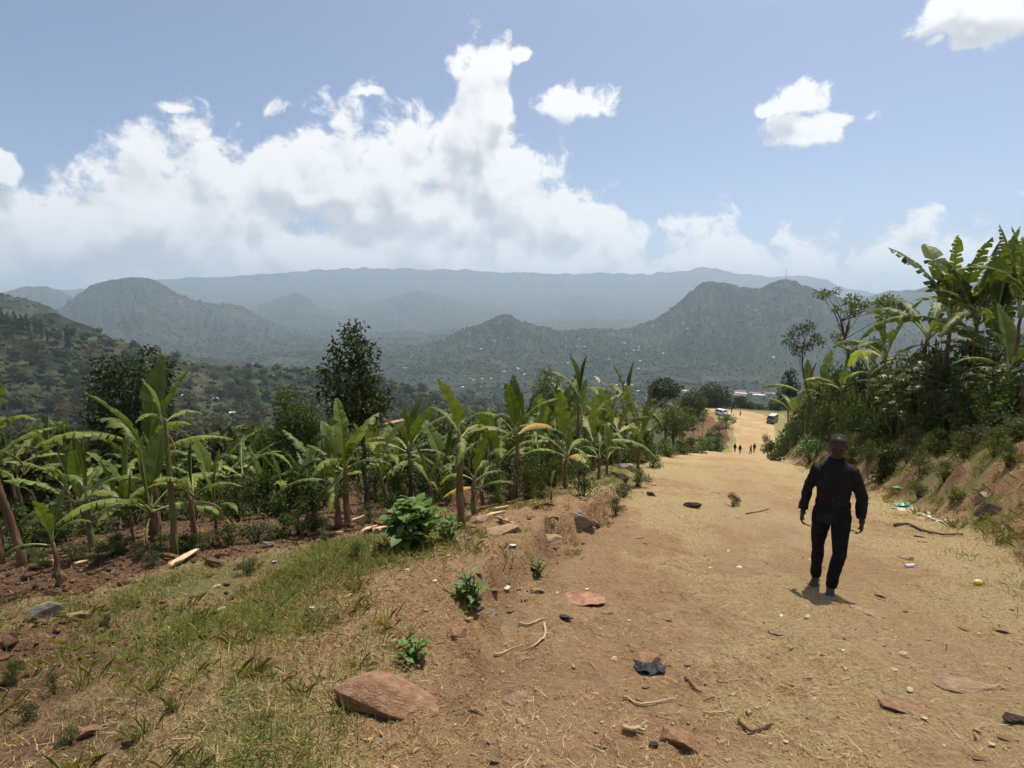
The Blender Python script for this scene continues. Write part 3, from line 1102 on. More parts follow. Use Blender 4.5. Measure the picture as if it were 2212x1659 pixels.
B('spindly banana sprout between the two larger far left plants', 286, 1182, 1105, 80, 'SAL', seed=10, group=G1, girth=.7)
B('banana plant with long drooping leaves left of the dark tree trunk', 730, 1138, 1038, 125, 'EALLAAL', seed=11, rz=0.6, group=G1)
B('banana plant with one tall dark upright leaf in front of the tall tree', 751, 1136, 1010, 135, 'EEAALAD', seed=12, group=G1)
B('slanting banana plant with yellow green leaves right of the tall tree', 838, 1110, 1000, 105, 'YAYAED', seed=13, lean=(0, -0.16), group=G1)
B('full banana plant with a yellow heart behind the leafy shrub', 886, 1088, 975, 128, 'SEYEYAALAL', seed=14, group=G1)
B('tall brown stemmed banana plant standing alone above the flat rocks', 996, 1143, 938, 112, 'EYALLDD', seed=15, rz=0.9, group=G1, girth=1.25)
B('low banana plant with a broad glossy leaf left of the tall brown stem', 928, 1088, 1045, 85, 'EEAL', seed=16, group=G1)
B('leaning banana plant in a thicket of thin stems right of the tall brown stem', 1026, 1112, 1032, 92, 'EAALYD', seed=17, group=G1)
B('thin banana plant with a fading leaf in the thicket of stems', 1040, 1100, 1048, 85, 'AOLED', seed=18, group=G1)
B('banana plant with an amber leaf left of the cone shaped tree', 1113, 1076, 936, 118, 'EEOAALAL', seed=19, group=G1)
B('banana plant with pale pointed leaves behind the gray flat rock', 1224, 1056, 985, 95, 'EAYALD', seed=20, group=G1)
B('tall ragged banana plant with dead leaves round its top', 1252, 1010, 860, 88, 'SEADDDAD', Y=17, seed=21, group=G1)
B('short stout banana plant beside the dark boulder', 1310, 1030, 990, 72, 'EALA', seed=22, group=G1)
B('banana plant with a split yellow leaf next to the dark boulder', 1292, 1036, 985, 70, 'AOAL', seed=23, group=G1)
B('banana plant with long arching leaves against the dark crowned tree', 1352, 990, 885, 92, 'SEALALAA', seed=24, group=G1)
B('banana plant with drooping leaves left of the long arching one', 1334, 1002, 935, 78, 'EALLA', seed=25, group=G1)
B('tiny banana shoot on the tilled soil behind the gray flat rock', 1190, 1088, 1062, 42, 'SE', seed=26, group=G1, girth=.6)
B('banana plant with a dark upright leaf between two taller ones', 1216, 1040, 965, 110, 'EEAL', Y=14, seed=27, group=G1)
B('broken banana stem with a bare reddish top left of the drooping plant', 642, 1100, 1010, 55, 'AD', seed=28, group=G1, lean=(0, -0.1))
# the crowded rows behind
rgb = random.Random(5)
MARKS = [(60, 'the left edge plant'), (150, 'the far left sprout'), (240, 'the spear leaved plant'), (300, 'the broad round tree'), (360, 'the squat spreading plant'), (410, 'the bare reddish stem'),
         (470, 'the thin sprout'), (560, 'the weedy bush'), (650, 'the small leafy tree'), (730, 'the drooping leaved plant'), (790, 'the tall dark tree'), (840, 'the slanting plant'), (900, 'the glossy shrub'), (950, 'the low broad plant'),
         (1000, 'the tall brown stem'), (1040, 'the thin stems'), (1110, 'the amber leaved plant'), (1185, 'the cone shaped tree'), (1225, 'the gray flat rock'), (1255, 'the tall ragged plant'), (1310, 'the dark boulder'), (1355, 'the long arching plant'),
         (1400, 'the grassy track edge'), (1460, 'the bright bushy tree'), (1520, 'the dark spreading tree'), (1600, 'the group of people'), (1710, 'the small conical tree'), (1750, 'the crooked thin tree'), (1800, 'the walking person'), (1860, 'the flat topped tree'),
         (1905, 'the tall dark hanging bush'), (1950, 'the pale raised leaf'), (1985, 'the dead brown crown'), (2035, 'the tallest banana plant'), (2090, 'the broad arched leaf'), (2150, 'the grassy bush of the bank'), (2200, 'the right photo edge')]
_used = {}


def near_label(head, px, front=None):
    """a label that says beside which find-able thing this one stands"""
    m = min(MARKS, key=lambda q: abs(q[0] - px))
    for w in (['just left of', 'just behind', 'farther behind', 'low beside', 'deep behind'] if px < m[0] else ['just right of', 'close behind', 'well behind', 'low by', 'far behind']):
        lab = '%s %s %s' % (head, w, m[1])
        if lab not in _used:
            _used[lab] = 1
            return lab
    return '%s %s %s' % (head, 'somewhere behind', m[1])


back = [(20, 15, 1015), (75, 17, 1000), (125, 14, 1030), (165, 18, 990), (215, 16, 985), (255, 13, 1035), (300, 18, 985), (405, 16, 1000), (440, 14, 1035), (480, 17, 1000),
        (60, 11, 1075), (150, 12, 1065), (235, 11.5, 1085), (380, 13, 1040), (560, 17, 1060), (690, 17, 1040), (770, 18, 1010), (860, 16, 1030), (940, 18, 1000), (960, 14, 1030),
        (1055, 18, 985), (1075, 15, 1005), (1085, 22, 960), (1150, 20, 960), (1165, 16, 985), (1185, 24, 945), (1265, 24, 930), (1285, 19, 960), (1300, 28, 925), (1375, 30, 925),
        (1395, 38, 915), (1410, 48, 925), (1500, 75, 922), (1520, 88, 905), (1385, 24, 950), (10, 20, 985), (95, 22, 985), (190, 13, 1045), (270, 22, 970), (345, 15, 1020), (350, 21, 985), (460, 20, 1000),
        (515, 16, 1030), (530, 21, 1010), (600, 15, 1050), (655, 14, 1055), (720, 20, 1010), (800, 21, 1000), (815, 15, 1040), (905, 20, 990), (980, 20, 985), (1000, 17, 1005), (1030, 21, 975), (1120, 17, 990), (1135, 24, 950), (1205, 19, 965), (1235, 22, 940), (1325, 22, 945), (1345, 34, 915)]
for i, (px, Y, cyy) in enumerate(back):
    if px < 500:
        if i % 3 == 1:
            continue
        cyy += 28
    lv = rgb.choice(['TATLD', 'SEATAD', 'TALYTDD', 'ETATD', 'SATLYD', 'TYATDD'])
    B(near_label('banana plant', px), px, 0, cyy, rgb.uniform(85, 125) if Y < 30 else 1700 / Y, lv, Y=Y, seed=100 + i, rz=rgb.uniform(0, 6), group='banana plants in the back rows')
# on the bank right of the track


def bank_Y(px):
    # depth at which the column px reaches the top of the bank
    return float(np.interp(px, [1690, 1720, 1750, 1780, 1815, 1850, 1900, 1950, 2000, 2050, 2100, 2150, 2200, 2230], [84, 70, 58, 49, 41.5, 36, 30.5, 26.5, 23.6, 21.2, 19.0, 17.4, 16.0, 15.4]))


G2 = 'banana plants on the bank'
B('tall banana plant with a dead brown crown on the bank', 1985, 948, 722, 140, 'TAYLDDTLAD', seed=31, Y=bank_Y(1985) + 0.6, rz=1.9, group=G2)
B('tallest banana plant with high upright leaves against the sky', 2032, 944, 690, 165, 'TTETATTALTA', seed=32, Y=bank_Y(2032) + 1.0, rz=0.5, group=G2, girth=1.1)
B('tall banana plant with a broad arched dark leaf behind the tallest one', 2085, 938, 690, 150, 'TTATALTEL', seed=33, Y=bank_Y(2085) + 2.2, rz=2.5, group=G2)
B('tall banana plant cut off by the right photo edge', 2200, 912, 660, 150, 'TETATAEAL', seed=34, Y=bank_Y(2200) + 0.6, rz=1.0, group=G2)
B('bright green banana plant at the left foot of the bank thicket', 1742, 910, 855, 82, 'SEALLA', seed=35, Y=bank_Y(1742) + 0, group=G2)
B('low banana plant with hanging leaves at the left end of the bank', 1712, 930, 898, 60, 'ELALA', seed=36, Y=bank_Y(1712) + 0, group=G2)
B('banana plant with a yellow heart in the middle of the bank thicket', 1812, 935, 838, 82, 'SYALAL', seed=37, Y=bank_Y(1812) + 0, group=G2)
B('banana plant with one pale raised leaf left of the dead crown', 1900, 945, 770, 105, 'TEYALAD', seed=38, Y=bank_Y(1900) + 1.5, group=G2)
B('dark banana plant deep in the thicket behind the tall stems', 2140, 935, 760, 120, 'TATALALD', seed=39, Y=bank_Y(2140) + 3, group=G2)
B('banana plant with low leaves at the back of the bank thicket', 1870, 940, 800, 90, 'EALLA', seed=40, Y=bank_Y(1870) + 2, group=G2)
B('banana plant with feathery split leaves above the walking person', 1775, 930, 850, 85, 'AALLAE', seed=41, Y=bank_Y(1775) + 0, group=G2)
B('banana plant with raised torn leaves right of the tallest one', 2125, 930, 700, 150, 'TTETAT', seed=43, Y=bank_Y(2125) + 3, rz=2.0, group=G2)
B('ragged banana plant high above the right end of the bank', 2175, 920, 680, 150, 'TTATET', seed=44, Y=bank_Y(2175) + 2.5, rz=.3, group=G2)
B('banana plant with glossy leaves on the edge of the right thicket', 2165, 930, 800, 110, 'EALAL', seed=42, Y=bank_Y(2165) + 0.8, group=G2)


# ------------------------------------------------------------------ trees
def leaf_cloud(centers, radii, n_each, L, Wd, seed, droop=0.3, shell=0.55, flat=1.0, fold=0.25):
    """many small four-cornered leaves spread through lumps of a crown"""
    rg = np.random.default_rng(seed)
    V, F, tint = [], [], []
    base = 0
    for (c, r, n) in zip(centers, radii, n_each):
        n = int(n)
        d = rg.normal(size=(n, 3))
        d /= np.linalg.norm(d, axis=1)[:, None]
        u = rg.random(n)
        rad = r * (shell + (1 - shell) * u ** 0.5) * (0.85 + 0.3 * rg.random(n))
        deep = rg.random(n) < 0.25
        rad[deep] *= rg.random(deep.sum())
        p = np.array(c) + d * rad[:, None] * np.array([1, 1, flat])
        ax = d * 0.7 + rg.normal(size=(n, 3)) * 0.65
        ax[:, 2] -= droop
        ax /= np.linalg.norm(ax, axis=1)[:, None]
        sd = np.cross(ax, rg.normal(size=(n, 3)))
        sd /= np.linalg.norm(sd, axis=1)[:, None] + 1e-9
        nn = np.cross(sd, ax)
        s = (0.65 + 0.7 * rg.random(n))[:, None]
        a = p
        b = p + ax * L * 0.45 * s + sd * Wd * 0.5 * s + nn * Wd * fold * s
        e = p + ax * L * s
        f = p + ax * L * 0.45 * s - sd * Wd * 0.5 * s + nn * Wd * fold * s
        V.append(np.stack([a, b, e, f], 1).reshape(-1, 3))
        F.append((np.arange(n)[:, None] * 4 + np.arange(4)[None, :]) + base)
        base += 4 * n
        tn = np.clip(rg.normal(0.5, 0.22, n) + rg.normal(0, 0.12), 0, 1)
        tint.append(np.repeat(tn, 4))
    return np.concatenate(V), np.concatenate(F), np.concatenate(tint)


def crown_mesh(name, centers, radii, n_each, L, Wd, seed, mat, **kw):
    v, f, t = leaf_cloud(centers, radii, n_each, L, Wd, seed, **kw)
    return mesh_from(name, v, f, [mat], None, False, {'tint': t})


def limb(mb, a, b, r0, r1, rg, n=6, seg=5, wob=0.08):
    a, b = Vector(a), Vector(b)
    L = (b - a).length
    pts = []
    for i in range(seg + 1):
        t = i / seg
        p = a.lerp(b, t)
        p.z += math.sin(t * math.pi) * L * 0.06
        if 0 < i < seg:
            p += Vector((rg.uniform(-1, 1), rg.uniform(-1, 1), rg.uniform(-.5, .5))) * L * wob * 0.5
        pts.append(p)
    mb.tube(pts, [r0 + (r1 - r0) * (i / seg) for i in range(seg + 1)], n)
    return pts


def tree_px(label, bx, Y, clumps, L, mat, trunk_r, seed, cat='tree', name='tree', dens=1.0, depth=0.8, group=None, top=None, fork=0.25, droop=0.3, wl=0.45, flat=1.0, shell=0.55, bends=None, limbs=True):
    rg = random.Random(seed)
    b = at(bx, Y)
    root = thing(name, label, cat, b, 0, group)
    k = Y / FPX * 1.03
    cs, rs, ns = [], [], []
    xs = [c[0] for c in clumps]
    midx = (min(xs) + max(xs)) / 2
    hw = (max(xs) - min(xs)) / 2 * k
    for (cx, cy_, cr) in clumps:
        d = ray(cx, cy_)
        x = d[0] / d[1] * Y
        z = height_at(cx, cy_, Y)
        off = math.sqrt(max(0.05, 1 - ((cx - midx) * k / max(hw, .01)) ** 2)) * hw
        dy = rg.uniform(-depth, depth) * off
        cs.append((x - b.x, dy, z - b.z))
        rs.append(cr * k)
        ns.append(max(20, dens * 22.0 * (cr * k / L) ** 2))
    # lumps at the back and front too, so that the crown is round
    for i in range(len(cs)):
        c = cs[i]
        if rg.random() < 0.7:
            cs.append((c[0] * rg.uniform(.5, .95), -c[1] + rg.uniform(-.3, .3) * hw, c[2] - rs[i] * rg.uniform(.1, .5)))
            rs.append(rs[i] * 0.9)
            ns.append(ns[i] * 0.7)
    mb = MB()
    ztop = max(c[2] for c in cs)
    tpx = top if top is not None else cs[int(np.argmax([c[2] for c in cs]))]
    tp = Vector((tpx[0], 0, ztop * 0.92)) if not isinstance(tpx, Vector) else tpx
    spine = [Vector((0, 0, -0.1))]
    NS = 8
    for i in range(1, NS + 1):
        t = i / NS
        p = Vector((tp.x * t ** 1.4, 0, tp.z * t))
        if bends:
            p.x += bends[0] * math.sin(t * math.pi * bends[1]) * tp.z
        p += Vector((rg.uniform(-1, 1), rg.uniform(-1, 1), 0)) * tp.z * 0.012
        spine.append(p)
    mb.tube(spine, [trunk_r * (1.25 if i == 0 else 1 - 0.85 * i / NS) for i in range(NS + 1)], 9)
    if limbs:
        for c, r in zip(cs, rs):
            zt = max(fork * ztop, min(ztop * .9, c[2] - 0.9 * math.hypot(c[0], c[1]) * 0.8))
            i = min(NS - 1, int(zt / max(tp.z, .1) * NS))
            limb(mb, spine[i], c, trunk_r * 0.32 * (1 - 0.6 * i / NS), trunk_r * 0.06, rg)
    link('trunk', mb.mesh('trunk', [M_BARK], True), root)
    link('crown', crown_mesh('crown', cs, rs, ns, L, L * wl, seed, mat, droop=droop, flat=flat, shell=shell), root)
    return root


tree_px('tall dark leafy tree with a narrow top rising above the bananas', 783, 11.0,
        [(772, 703, 15), (742, 716, 16), (757, 732, 20), (735, 747, 20), (775, 745, 22), (799, 763, 17), (720, 774, 20), (755, 775, 28), (790, 787, 24), (708, 802, 22), (745, 812, 30), (780, 822, 32), (812, 815, 14), (713, 842, 24), (750, 852, 34), (792, 862, 34), (826, 857, 26), (838, 878, 12), (726, 880, 20), (768, 890, 28), (806, 893, 22), (745, 905, 16)],
        0.085, M_LF_DARK, 0.060, 21, dens=.95, droop=0.55, fork=.45)
tree_px('broad round dark tree behind the upright banana leaf at left', 290, 27.0,
        [(287, 768, 20), (262, 786, 24), (312, 790, 26), (340, 803, 20), (245, 816, 28), (290, 822, 34), (335, 838, 30), (228, 852, 28), (275, 862, 38), (325, 872, 34), (352, 872, 15), (212, 892, 26), (260, 907, 36), (310, 917, 34), (198, 922, 20), (345, 925, 24), (240, 940, 30), (300, 955, 34)],
        0.19, M_LF_DARK, 0.22, 22, dens=1.1, droop=0.4)
tree_px('small leafy tree left of the tall dark tree', 642, 19.0,
        [(611, 848, 16), (603, 868, 14), (640, 880, 30), (668, 890, 24), (618, 905, 28), (662, 920, 30), (692, 918, 16), (640, 945, 30), (612, 940, 22), (680, 958, 22), (650, 975, 24)],
        0.125, M_LF_MID, 0.08, 23, dens=1.0, droop=0.4)
tree_px('cone shaped tree with fine drooping leaves among the bananas', 1186, 42.0,
        [(1186, 797, 12), (1180, 811, 18), (1193, 824, 22), (1170, 836, 20), (1206, 841, 18), (1186, 856, 26), (1164, 863, 18), (1212, 864, 15), (1190, 885, 22)],
        0.26, M_LF_LIGHT, 0.16, 24, dens=1.3, droop=1.0, wl=.25)
tree_px('dark flat crowned tree beside the far bend of the track', 1440, 100.0,
        [(1415, 836, 18), (1440, 829, 20), (1462, 839, 15), (1430, 848, 20), (1455, 850, 16), (1410, 853, 12)], 0.5, M_LF_DARK, 0.3, 25, flat=.6, dens=1.3, shell=.3)
tree_px('bright yellow green bushy tree at the end of the banana rows', 1458, 70.0,
        [(1455, 884, 20), (1435, 899, 20), (1480, 897, 22), (1460, 914, 26), (1494, 914, 16), (1424, 919, 16), (1470, 928, 18)], 0.34, M_LF_LIGHT, 0.22, 26)
tree_px('dark spreading tree left of the white car', 1545, 168.0,
        [(1520, 852, 16), (1540, 845, 18), (1562, 850, 18), (1545, 866, 22), (1575, 866, 14), (1520, 870, 16)], 0.7, M_LF_DARK, 0.4, 27, dens=1.3)
tree_px('round dark tree between the flat crowned tree and the white car', 1495, 140.0,
        [(1480, 866, 16), (1498, 856, 18), (1512, 868, 16), (1490, 882, 20), (1508, 890, 18)], 0.6, M_LF_MID, 0.35, 28, dens=1.2)
tree_px('crooked thin tree with two tufts of olive leaves', 1752, 60.0,
        [(1718, 714, 16), (1738, 706, 14), (1708, 735, 18), (1716, 752, 14), (1758, 726, 12), (1772, 740, 12), (1742, 745, 10)],
        0.28, M_LF_OLIVE, 0.19, 29, dens=.75, shell=.3, bends=(0.04, 2.2), fork=.6)
tree_px('spreading flat topped tree with bare crooked limbs by the bank', 1880, 40.0,
        [(1778, 636, 15), (1795, 628, 10), (1803, 650, 10), (1816, 668, 12), (1848, 656, 11), (1886, 652, 18), (1915, 648, 18), (1940, 658, 16), (1880, 676, 14), (1920, 676, 16), (1856, 742, 16), (1846, 728, 12)],
        0.22, M_LF_LIGHT, 0.16, 30, dens=.85, flat=.6, shell=.3, fork=.45, bends=(-0.03, 1.5))
tree_px('small dark conical tree behind the left end of the bank', 1706, 95.0,
        [(1706, 806, 10), (1702, 820, 14), (1710, 834, 16), (1700, 850, 18), (1712, 862, 16)], 0.42, M_LF_DARK, 0.22, 31, dens=1.2)
tree_px('feathery pale green tree behind the tall bank bananas', 2080, 26.0,
        [(2085, 640, 20), (2120, 625, 22), (2060, 655, 16), (2145, 650, 20), (2110, 670, 24), (2160, 690, 20)], 0.10, M_LF_OLIVE, 0.09, 32, dens=.35, shell=.2, fork=.5)
tree_px('slender light leaved tree at the right photo edge', 2185, 24.0,
        [(2180, 742, 18), (2200, 728, 16), (2210, 755, 20), (2175, 765, 14)], 0.12, M_LF_LIGHT, 0.06, 33, dens=.6, shell=.3, fork=.6)
tree_px('low dark tree with fine leaves left of the drooping banana plant', 560, 22.0,
        [(545, 990, 26), (570, 975, 24), (590, 1000, 26), (555, 1015, 28), (580, 1030, 24), (530, 1010, 18), (600, 1030, 18)], 0.10, M_LF_OLIVE, 0.07, 34, dens=1.0)

# trees of the far side of the hollow: eight kinds, copied one by one
BG = []
for i, (mat, asp, L) in enumerate([(M_LF_DARK, 1.0, .55), (M_LF_DARK, 1.5, .5), (M_LF_MID, 1.1, .55), (M_LF_MID, .9, .6), (M_LF_OLIVE, 1.0, .55), (M_LF_OLIVE, 1.3, .5), (M_LF_BROWN, 1.1, .5), (M_LF_DARK, 3.0, .4), (M_LF_RUST, 1.0, .5)]):
    rg = random.Random(300 + i)
    cs, rs, ns = [], [], []
    nc = 9 if asp < 2 else 10
    for k in range(nc):
        if asp < 2:
            a = rg.uniform(0, 6.28)
            q = rg.uniform(0.2, 1.5)
            cs.append((q * math.cos(a), q * math.sin(a), 2.2 + rg.uniform(0, 2.2) * asp * (1.2 - q / 2)))
            rs.append(rg.uniform(0.75, 1.25))
        else:
            cs.append((rg.uniform(-.3, .3), rg.uniform(-.3, .3), 1.2 + k * 0.75))
            rs.append(0.85 - 0.055 * k)
        ns.append(52)
    mb = MB()
    mb.tube([(0, 0, -0.8), (0.05, 0, 1.2), (0, 0.05, 2.8), (0, 0, 4.2)], [0.2, 0.15, 0.1, 0.04], 6)
    for c in cs[:5]:
        limb(mb, (0, 0, 1.6), c, 0.07, 0.03, rg, 5, 3)
    BG.append((mb.mesh('trunk', [M_BARK], True), crown_mesh('crown', cs, rs, ns, L, L * .6, 310 + i, mat, droop=.2, shell=.5)))

BGN = ['round dark green tree on the far hillside', 'upright dark green tree on the far hillside', 'round mid green tree on the far hillside', 'spreading mid green tree on the far hillside', 'olive green tree on the far hillside',
       'tall olive tree on the far hillside', 'dry brown bush on the far hillside', 'slim dark cypress like tree on the far hillside', 'rust brown tree on the far hillside']


KIND_HEAD = ['round dark green tree', 'upright dark green tree', 'round mid green tree', 'spreading mid green tree', 'olive green tree', 'tall olive tree', 'dry brown bush', 'slim pointed tree', 'rust brown tree']


def hill_label(kind, px, py, lo, hi):
    m = min(MARKS, key=lambda q: abs(q[0] - px))
    f = (py - lo) / max(1.0, hi - lo)
    lv = 'high up' if f < .33 else ('halfway up' if f < .66 else 'low on')
    for w in ('', 'small ', 'farther '):
        lab = '%s %s the hillside above %s' % (KIND_HEAD[kind], lv, m[1])
        if w == 'farther ':
            lab = '%s %s the hillside beyond %s' % (KIND_HEAD[kind], lv, m[1])
        if lab not in _used:
            _used[lab] = 1
            return lab
    return lab


def bg_tree(kind, x, y, sc, label=None, group='trees on the far hillside', z=None, name='hillside_tree'):
    z = gz(x, y) if z is None else z
    o = thing(name, label or BGN[kind], 'tree', (x, y, z), random.uniform(0, 6.28), group)
    o.scale = (sc * random.uniform(.85, 1.15), sc * random.uniform(.85, 1.15), sc)
    link('trunk', BG[kind][0], o)
    link('crown', BG[kind][1], o)
    return o


rgt = random.Random(77)
cnt = 0
pos_done = []
while cnt < 262:
    px = rgt.uniform(-40, 1120)
    lo = np.interp(px, [0, 200, 400, 700, 1120], [700, 735, 785, 812, 830])
    hi = np.interp(px, [0, 200, 400, 700, 1120], [985, 985, 985, 965, 900])
    py = lo + (hi - lo) * rgt.random() ** 1.0
    p = hit(px, py, 60)
    if p is None:
        continue
    r = math.hypot(p.x, p.y)
    if r < 75 or r > 1500:
        continue
    kind = rgt.choices(range(9), [18, 12, 14, 12, 14, 10, 14 if px < 500 else 5, 4 if px < 420 and py < 800 else 0.3, 1.2])[0]
    px_size = rgt.uniform(16, 34) if rgt.random() < .8 else rgt.uniform(30, 52)
    sc = min(2.6, max(0.55, px_size * r / FPX / 4.6))
    bg_tree(kind, p.x, p.y, sc, hill_label(kind, px, py, lo, hi))
    cnt += 1
# thick growth on the slope below the garden
for i in range(120):
    px = rgt.uniform(-30, 1330)
    Y = rgt.uniform(20, 95)
    top = np.interp(px, [0, 150, 500, 900, 1330], [900, 905, 905, 895, 880]) + rgt.uniform(0, 85)
    q = at(px, Y)
    h = height_at(px, top, Y) - q.z
    if h < 1.2:
        continue
    h = min(h, 8.5)
    kd = rgt.choice([0, 0, 1, 2, 2, 3, 4, 5, 6 if px < 400 else 2])
    bg_tree(kd, q.x, q.y, h / 5.3, near_label(KIND_HEAD[kd] + ' on the slope', px), 'trees below the banana garden', q.z, 'slope_tree')
# scrub between the trees of that hillside: one mass
gr = np.random.default_rng(44)
n = 2600
aa = gr.uniform(-50, 3, n)
rr_ = np.exp(gr.uniform(math.log(95), math.log(820), n))
ux, uy = rr_ * np.sin(np.radians(aa)), rr_ * np.cos(np.radians(aa))
kk = gr.random(n) < np.clip(.45 + .9 * fbm(ux / 40, uy / 40, 3, 401), .1, 1)
ux, uy, rr_ = ux[kk], uy[kk], rr_[kk]
uz = land_z(ux, uy)
us = gr.uniform(.6, 1.5, len(ux)) * (1 + rr_ / 700)
v_, f_, t_ = leaf_cloud(list(zip(ux, uy, uz + us * .35)), us, np.full(len(ux), 26), .75, .5, 45, droop=.1, shell=.4, flat=.7)
o = link('undergrowth', mesh_from('undergrowth', v_, f_, [M_LF_OLIVE], None, False, {'tint': t_}))
o['kind'] = 'stuff'
o['label'] = 'olive scrub covering the hillside between its trees'
o['category'] = 'undergrowth'
# cypress-like row on the left skyline
for i, (px, py, h) in enumerate([(8, 700, 30), (20, 705, 26), (36, 708, 30), (48, 712, 28), (62, 714, 30), (78, 716, 24), (92, 722, 28), (146, 745, 30), (150, 742, 36), (104, 735, 24), (30, 735, 26), (70, 745, 26)]):
    p = hit(px, py + h * .3, 300)
    if p:
        r = math.hypot(p.x, p.y)
        bg_tree(7, p.x, p.y, h * r / FPX / 7.6, 'slim dark pointed tree on the left skyline of the hollow', 'pointed trees on the left skyline', None, 'pointed_tree')
# trees where the track ends
rgt = random.Random(78)
for i in range(34):
    px = rgt.uniform(1590, 1720) if i < 22 else rgt.uniform(1380, 1600)
    Y = rgt.uniform(178, 215) if i < 22 else rgt.uniform(150, 230)
    p = at(px, Y)
    h = rgt.uniform(20, 40) * Y / FPX
    bg_tree(rgt.choice([0, 0, 1, 2, 2, 3, 4]), p.x, p.y, h / 5.2, near_label('track end tree', px), 'trees where the track ends', p.z, 'roadside_tree')


# ------------------------------------------------------------------ bushes
BUSH = []
for i, (mat, L, n) in enumerate([(M_LF_MID, .15, 95), (M_LF_SHRUB, .14, 90), (M_LF_DARK, .14, 100), (M_LF_OLIVE, .11, 105), (M_LF_LIGHT, .12, 95), (M_LF_MID, .10, 130)]):
    rg = random.Random(400 + i)
    cs, rs, ns = [], [], []
    mb = MB()
    for k in range(12):
        a = rg.uniform(0, 6.28)
        q = rg.uniform(0.0, 0.75)
        c = (q * math.cos(a), q * math.sin(a), rg.uniform(0.18, 1.5) * (1.05 - 0.4 * q))
        cs.append(c)
        rs.append(rg.uniform(.24, .42))
        ns.append(n)
        limb(mb, (c[0] * .15, c[1] * .15, -.15), c, 0.03, 0.01, rg, 5, 3)
    BUSH.append((mb.mesh('stems', [M_TWIG], True), crown_mesh('foliage', cs, rs, ns, L, L * .5, 410 + i, mat, droop=.35, shell=.35)))


def bush(label, p, h, w, kind, group=None, name='bush', cat='bush'):
    o = thing(name, label, cat, p, random.uniform(0, 6.28), group)
    o.scale = (w / 1.9, w / 1.9, h / 1.75)
    link('stems', BUSH[kind][0], o)
    link('foliage', BUSH[kind][1], o)
    return o


def bush_px(label, px, py, w, h, kind, Y=None, group=None, **kw):
    p = at(px, Y) if Y else hit(px, py)
    k = p.y / FPX
    return bush(label, p, h * k * 1.03, w * k, kind, group, **kw)


rgs = random.Random(9)
for px, Y, w, h, kd in [(500, 11, 95, 90, 5), (540, 12, 90, 80, 5), (575, 11.5, 80, 95, 0), (620, 11.5, 90, 95, 0), (660, 12, 80, 90, 2), (690, 13, 80, 80, 5), (810, 13, 80, 70, 0), (850, 12, 80, 75, 0), (905, 12.5, 90, 80, 5),
                        (950, 12, 80, 70, 0), (965, 10.8, 60, 60, 5), (1060, 12, 70, 60, 0), (1140, 11.5, 75, 75, 5), (1160, 13, 70, 70, 0), (1180, 15, 80, 80, 2), (1200, 12.8, 55, 60, 5),
                        (1240, 18, 70, 60, 0), (1275, 20, 70, 60, 4), (1300, 22, 60, 60, 0), (1340, 26, 70, 60, 0), (1370, 30, 60, 55, 4), (1400, 34, 60, 60, 0),
                        (90, 10, 100, 90, 0), (180, 11, 110, 85, 3), (20, 10, 90, 90, 0), (260, 12, 100, 80, 5), (330, 13, 100, 85, 0), (400, 13, 90, 80, 5), (455, 12, 90, 80, 0), (720, 16, 90, 80, 2), (880, 17, 100, 90, 0), (1010, 15, 90, 80, 0), (1100, 17, 90, 80, 4)]:
    bush_px(near_label(['leafy green', 'glossy', 'dark', 'olive', 'light green', 'fine leaved'][kd] + ' bush', px), px, 0, w * 1.15, h * 1.15, kd, Y, 'bushes between the banana stems')
for px, py, w, h, kd in [(60, 1215, 60, 40, 3), (95, 1225, 50, 36, 5), (160, 1210, 70, 44, 3), (215, 1215, 60, 40, 5), (250, 1195, 70, 50, 0), (300, 1205, 60, 40, 3), (350, 1195, 60, 44, 5), (405, 1190, 60, 44, 0), (450, 1185, 70, 46, 3), (500, 1180, 70, 50, 5), (610, 1160, 70, 56, 0), (645, 1155, 60, 60, 5), (675, 1150, 60, 50, 0), (700, 1146, 50, 40, 3), (800, 1128, 50, 44, 5), (850, 1112, 60, 50, 0), (930, 1110, 50, 40, 5), (1075, 1092, 50, 40, 0), (1100, 1085, 50, 44, 5), (1170, 1078, 44, 40, 0)]:
    bush_px(near_label(['leafy green', 'glossy', 'dark', 'olive', 'light green', 'fine leaved'][kd] + ' low bush', px), px, py, w, h, kd, None, 'low bushes on the tilled soil')
bush_px('dense green bush with narrow leaves right of the gray flat rock', 1262, 1072, 85, 78, 5, None)
bush_px('feathery coffee bush with fine leaves behind the tiny banana shoot', 1140, 1078, 80, 75, 5, None)
bush_px('gray green weedy bush at the edge of the tilled soil', 555, 1172, 95, 60, 3, None)
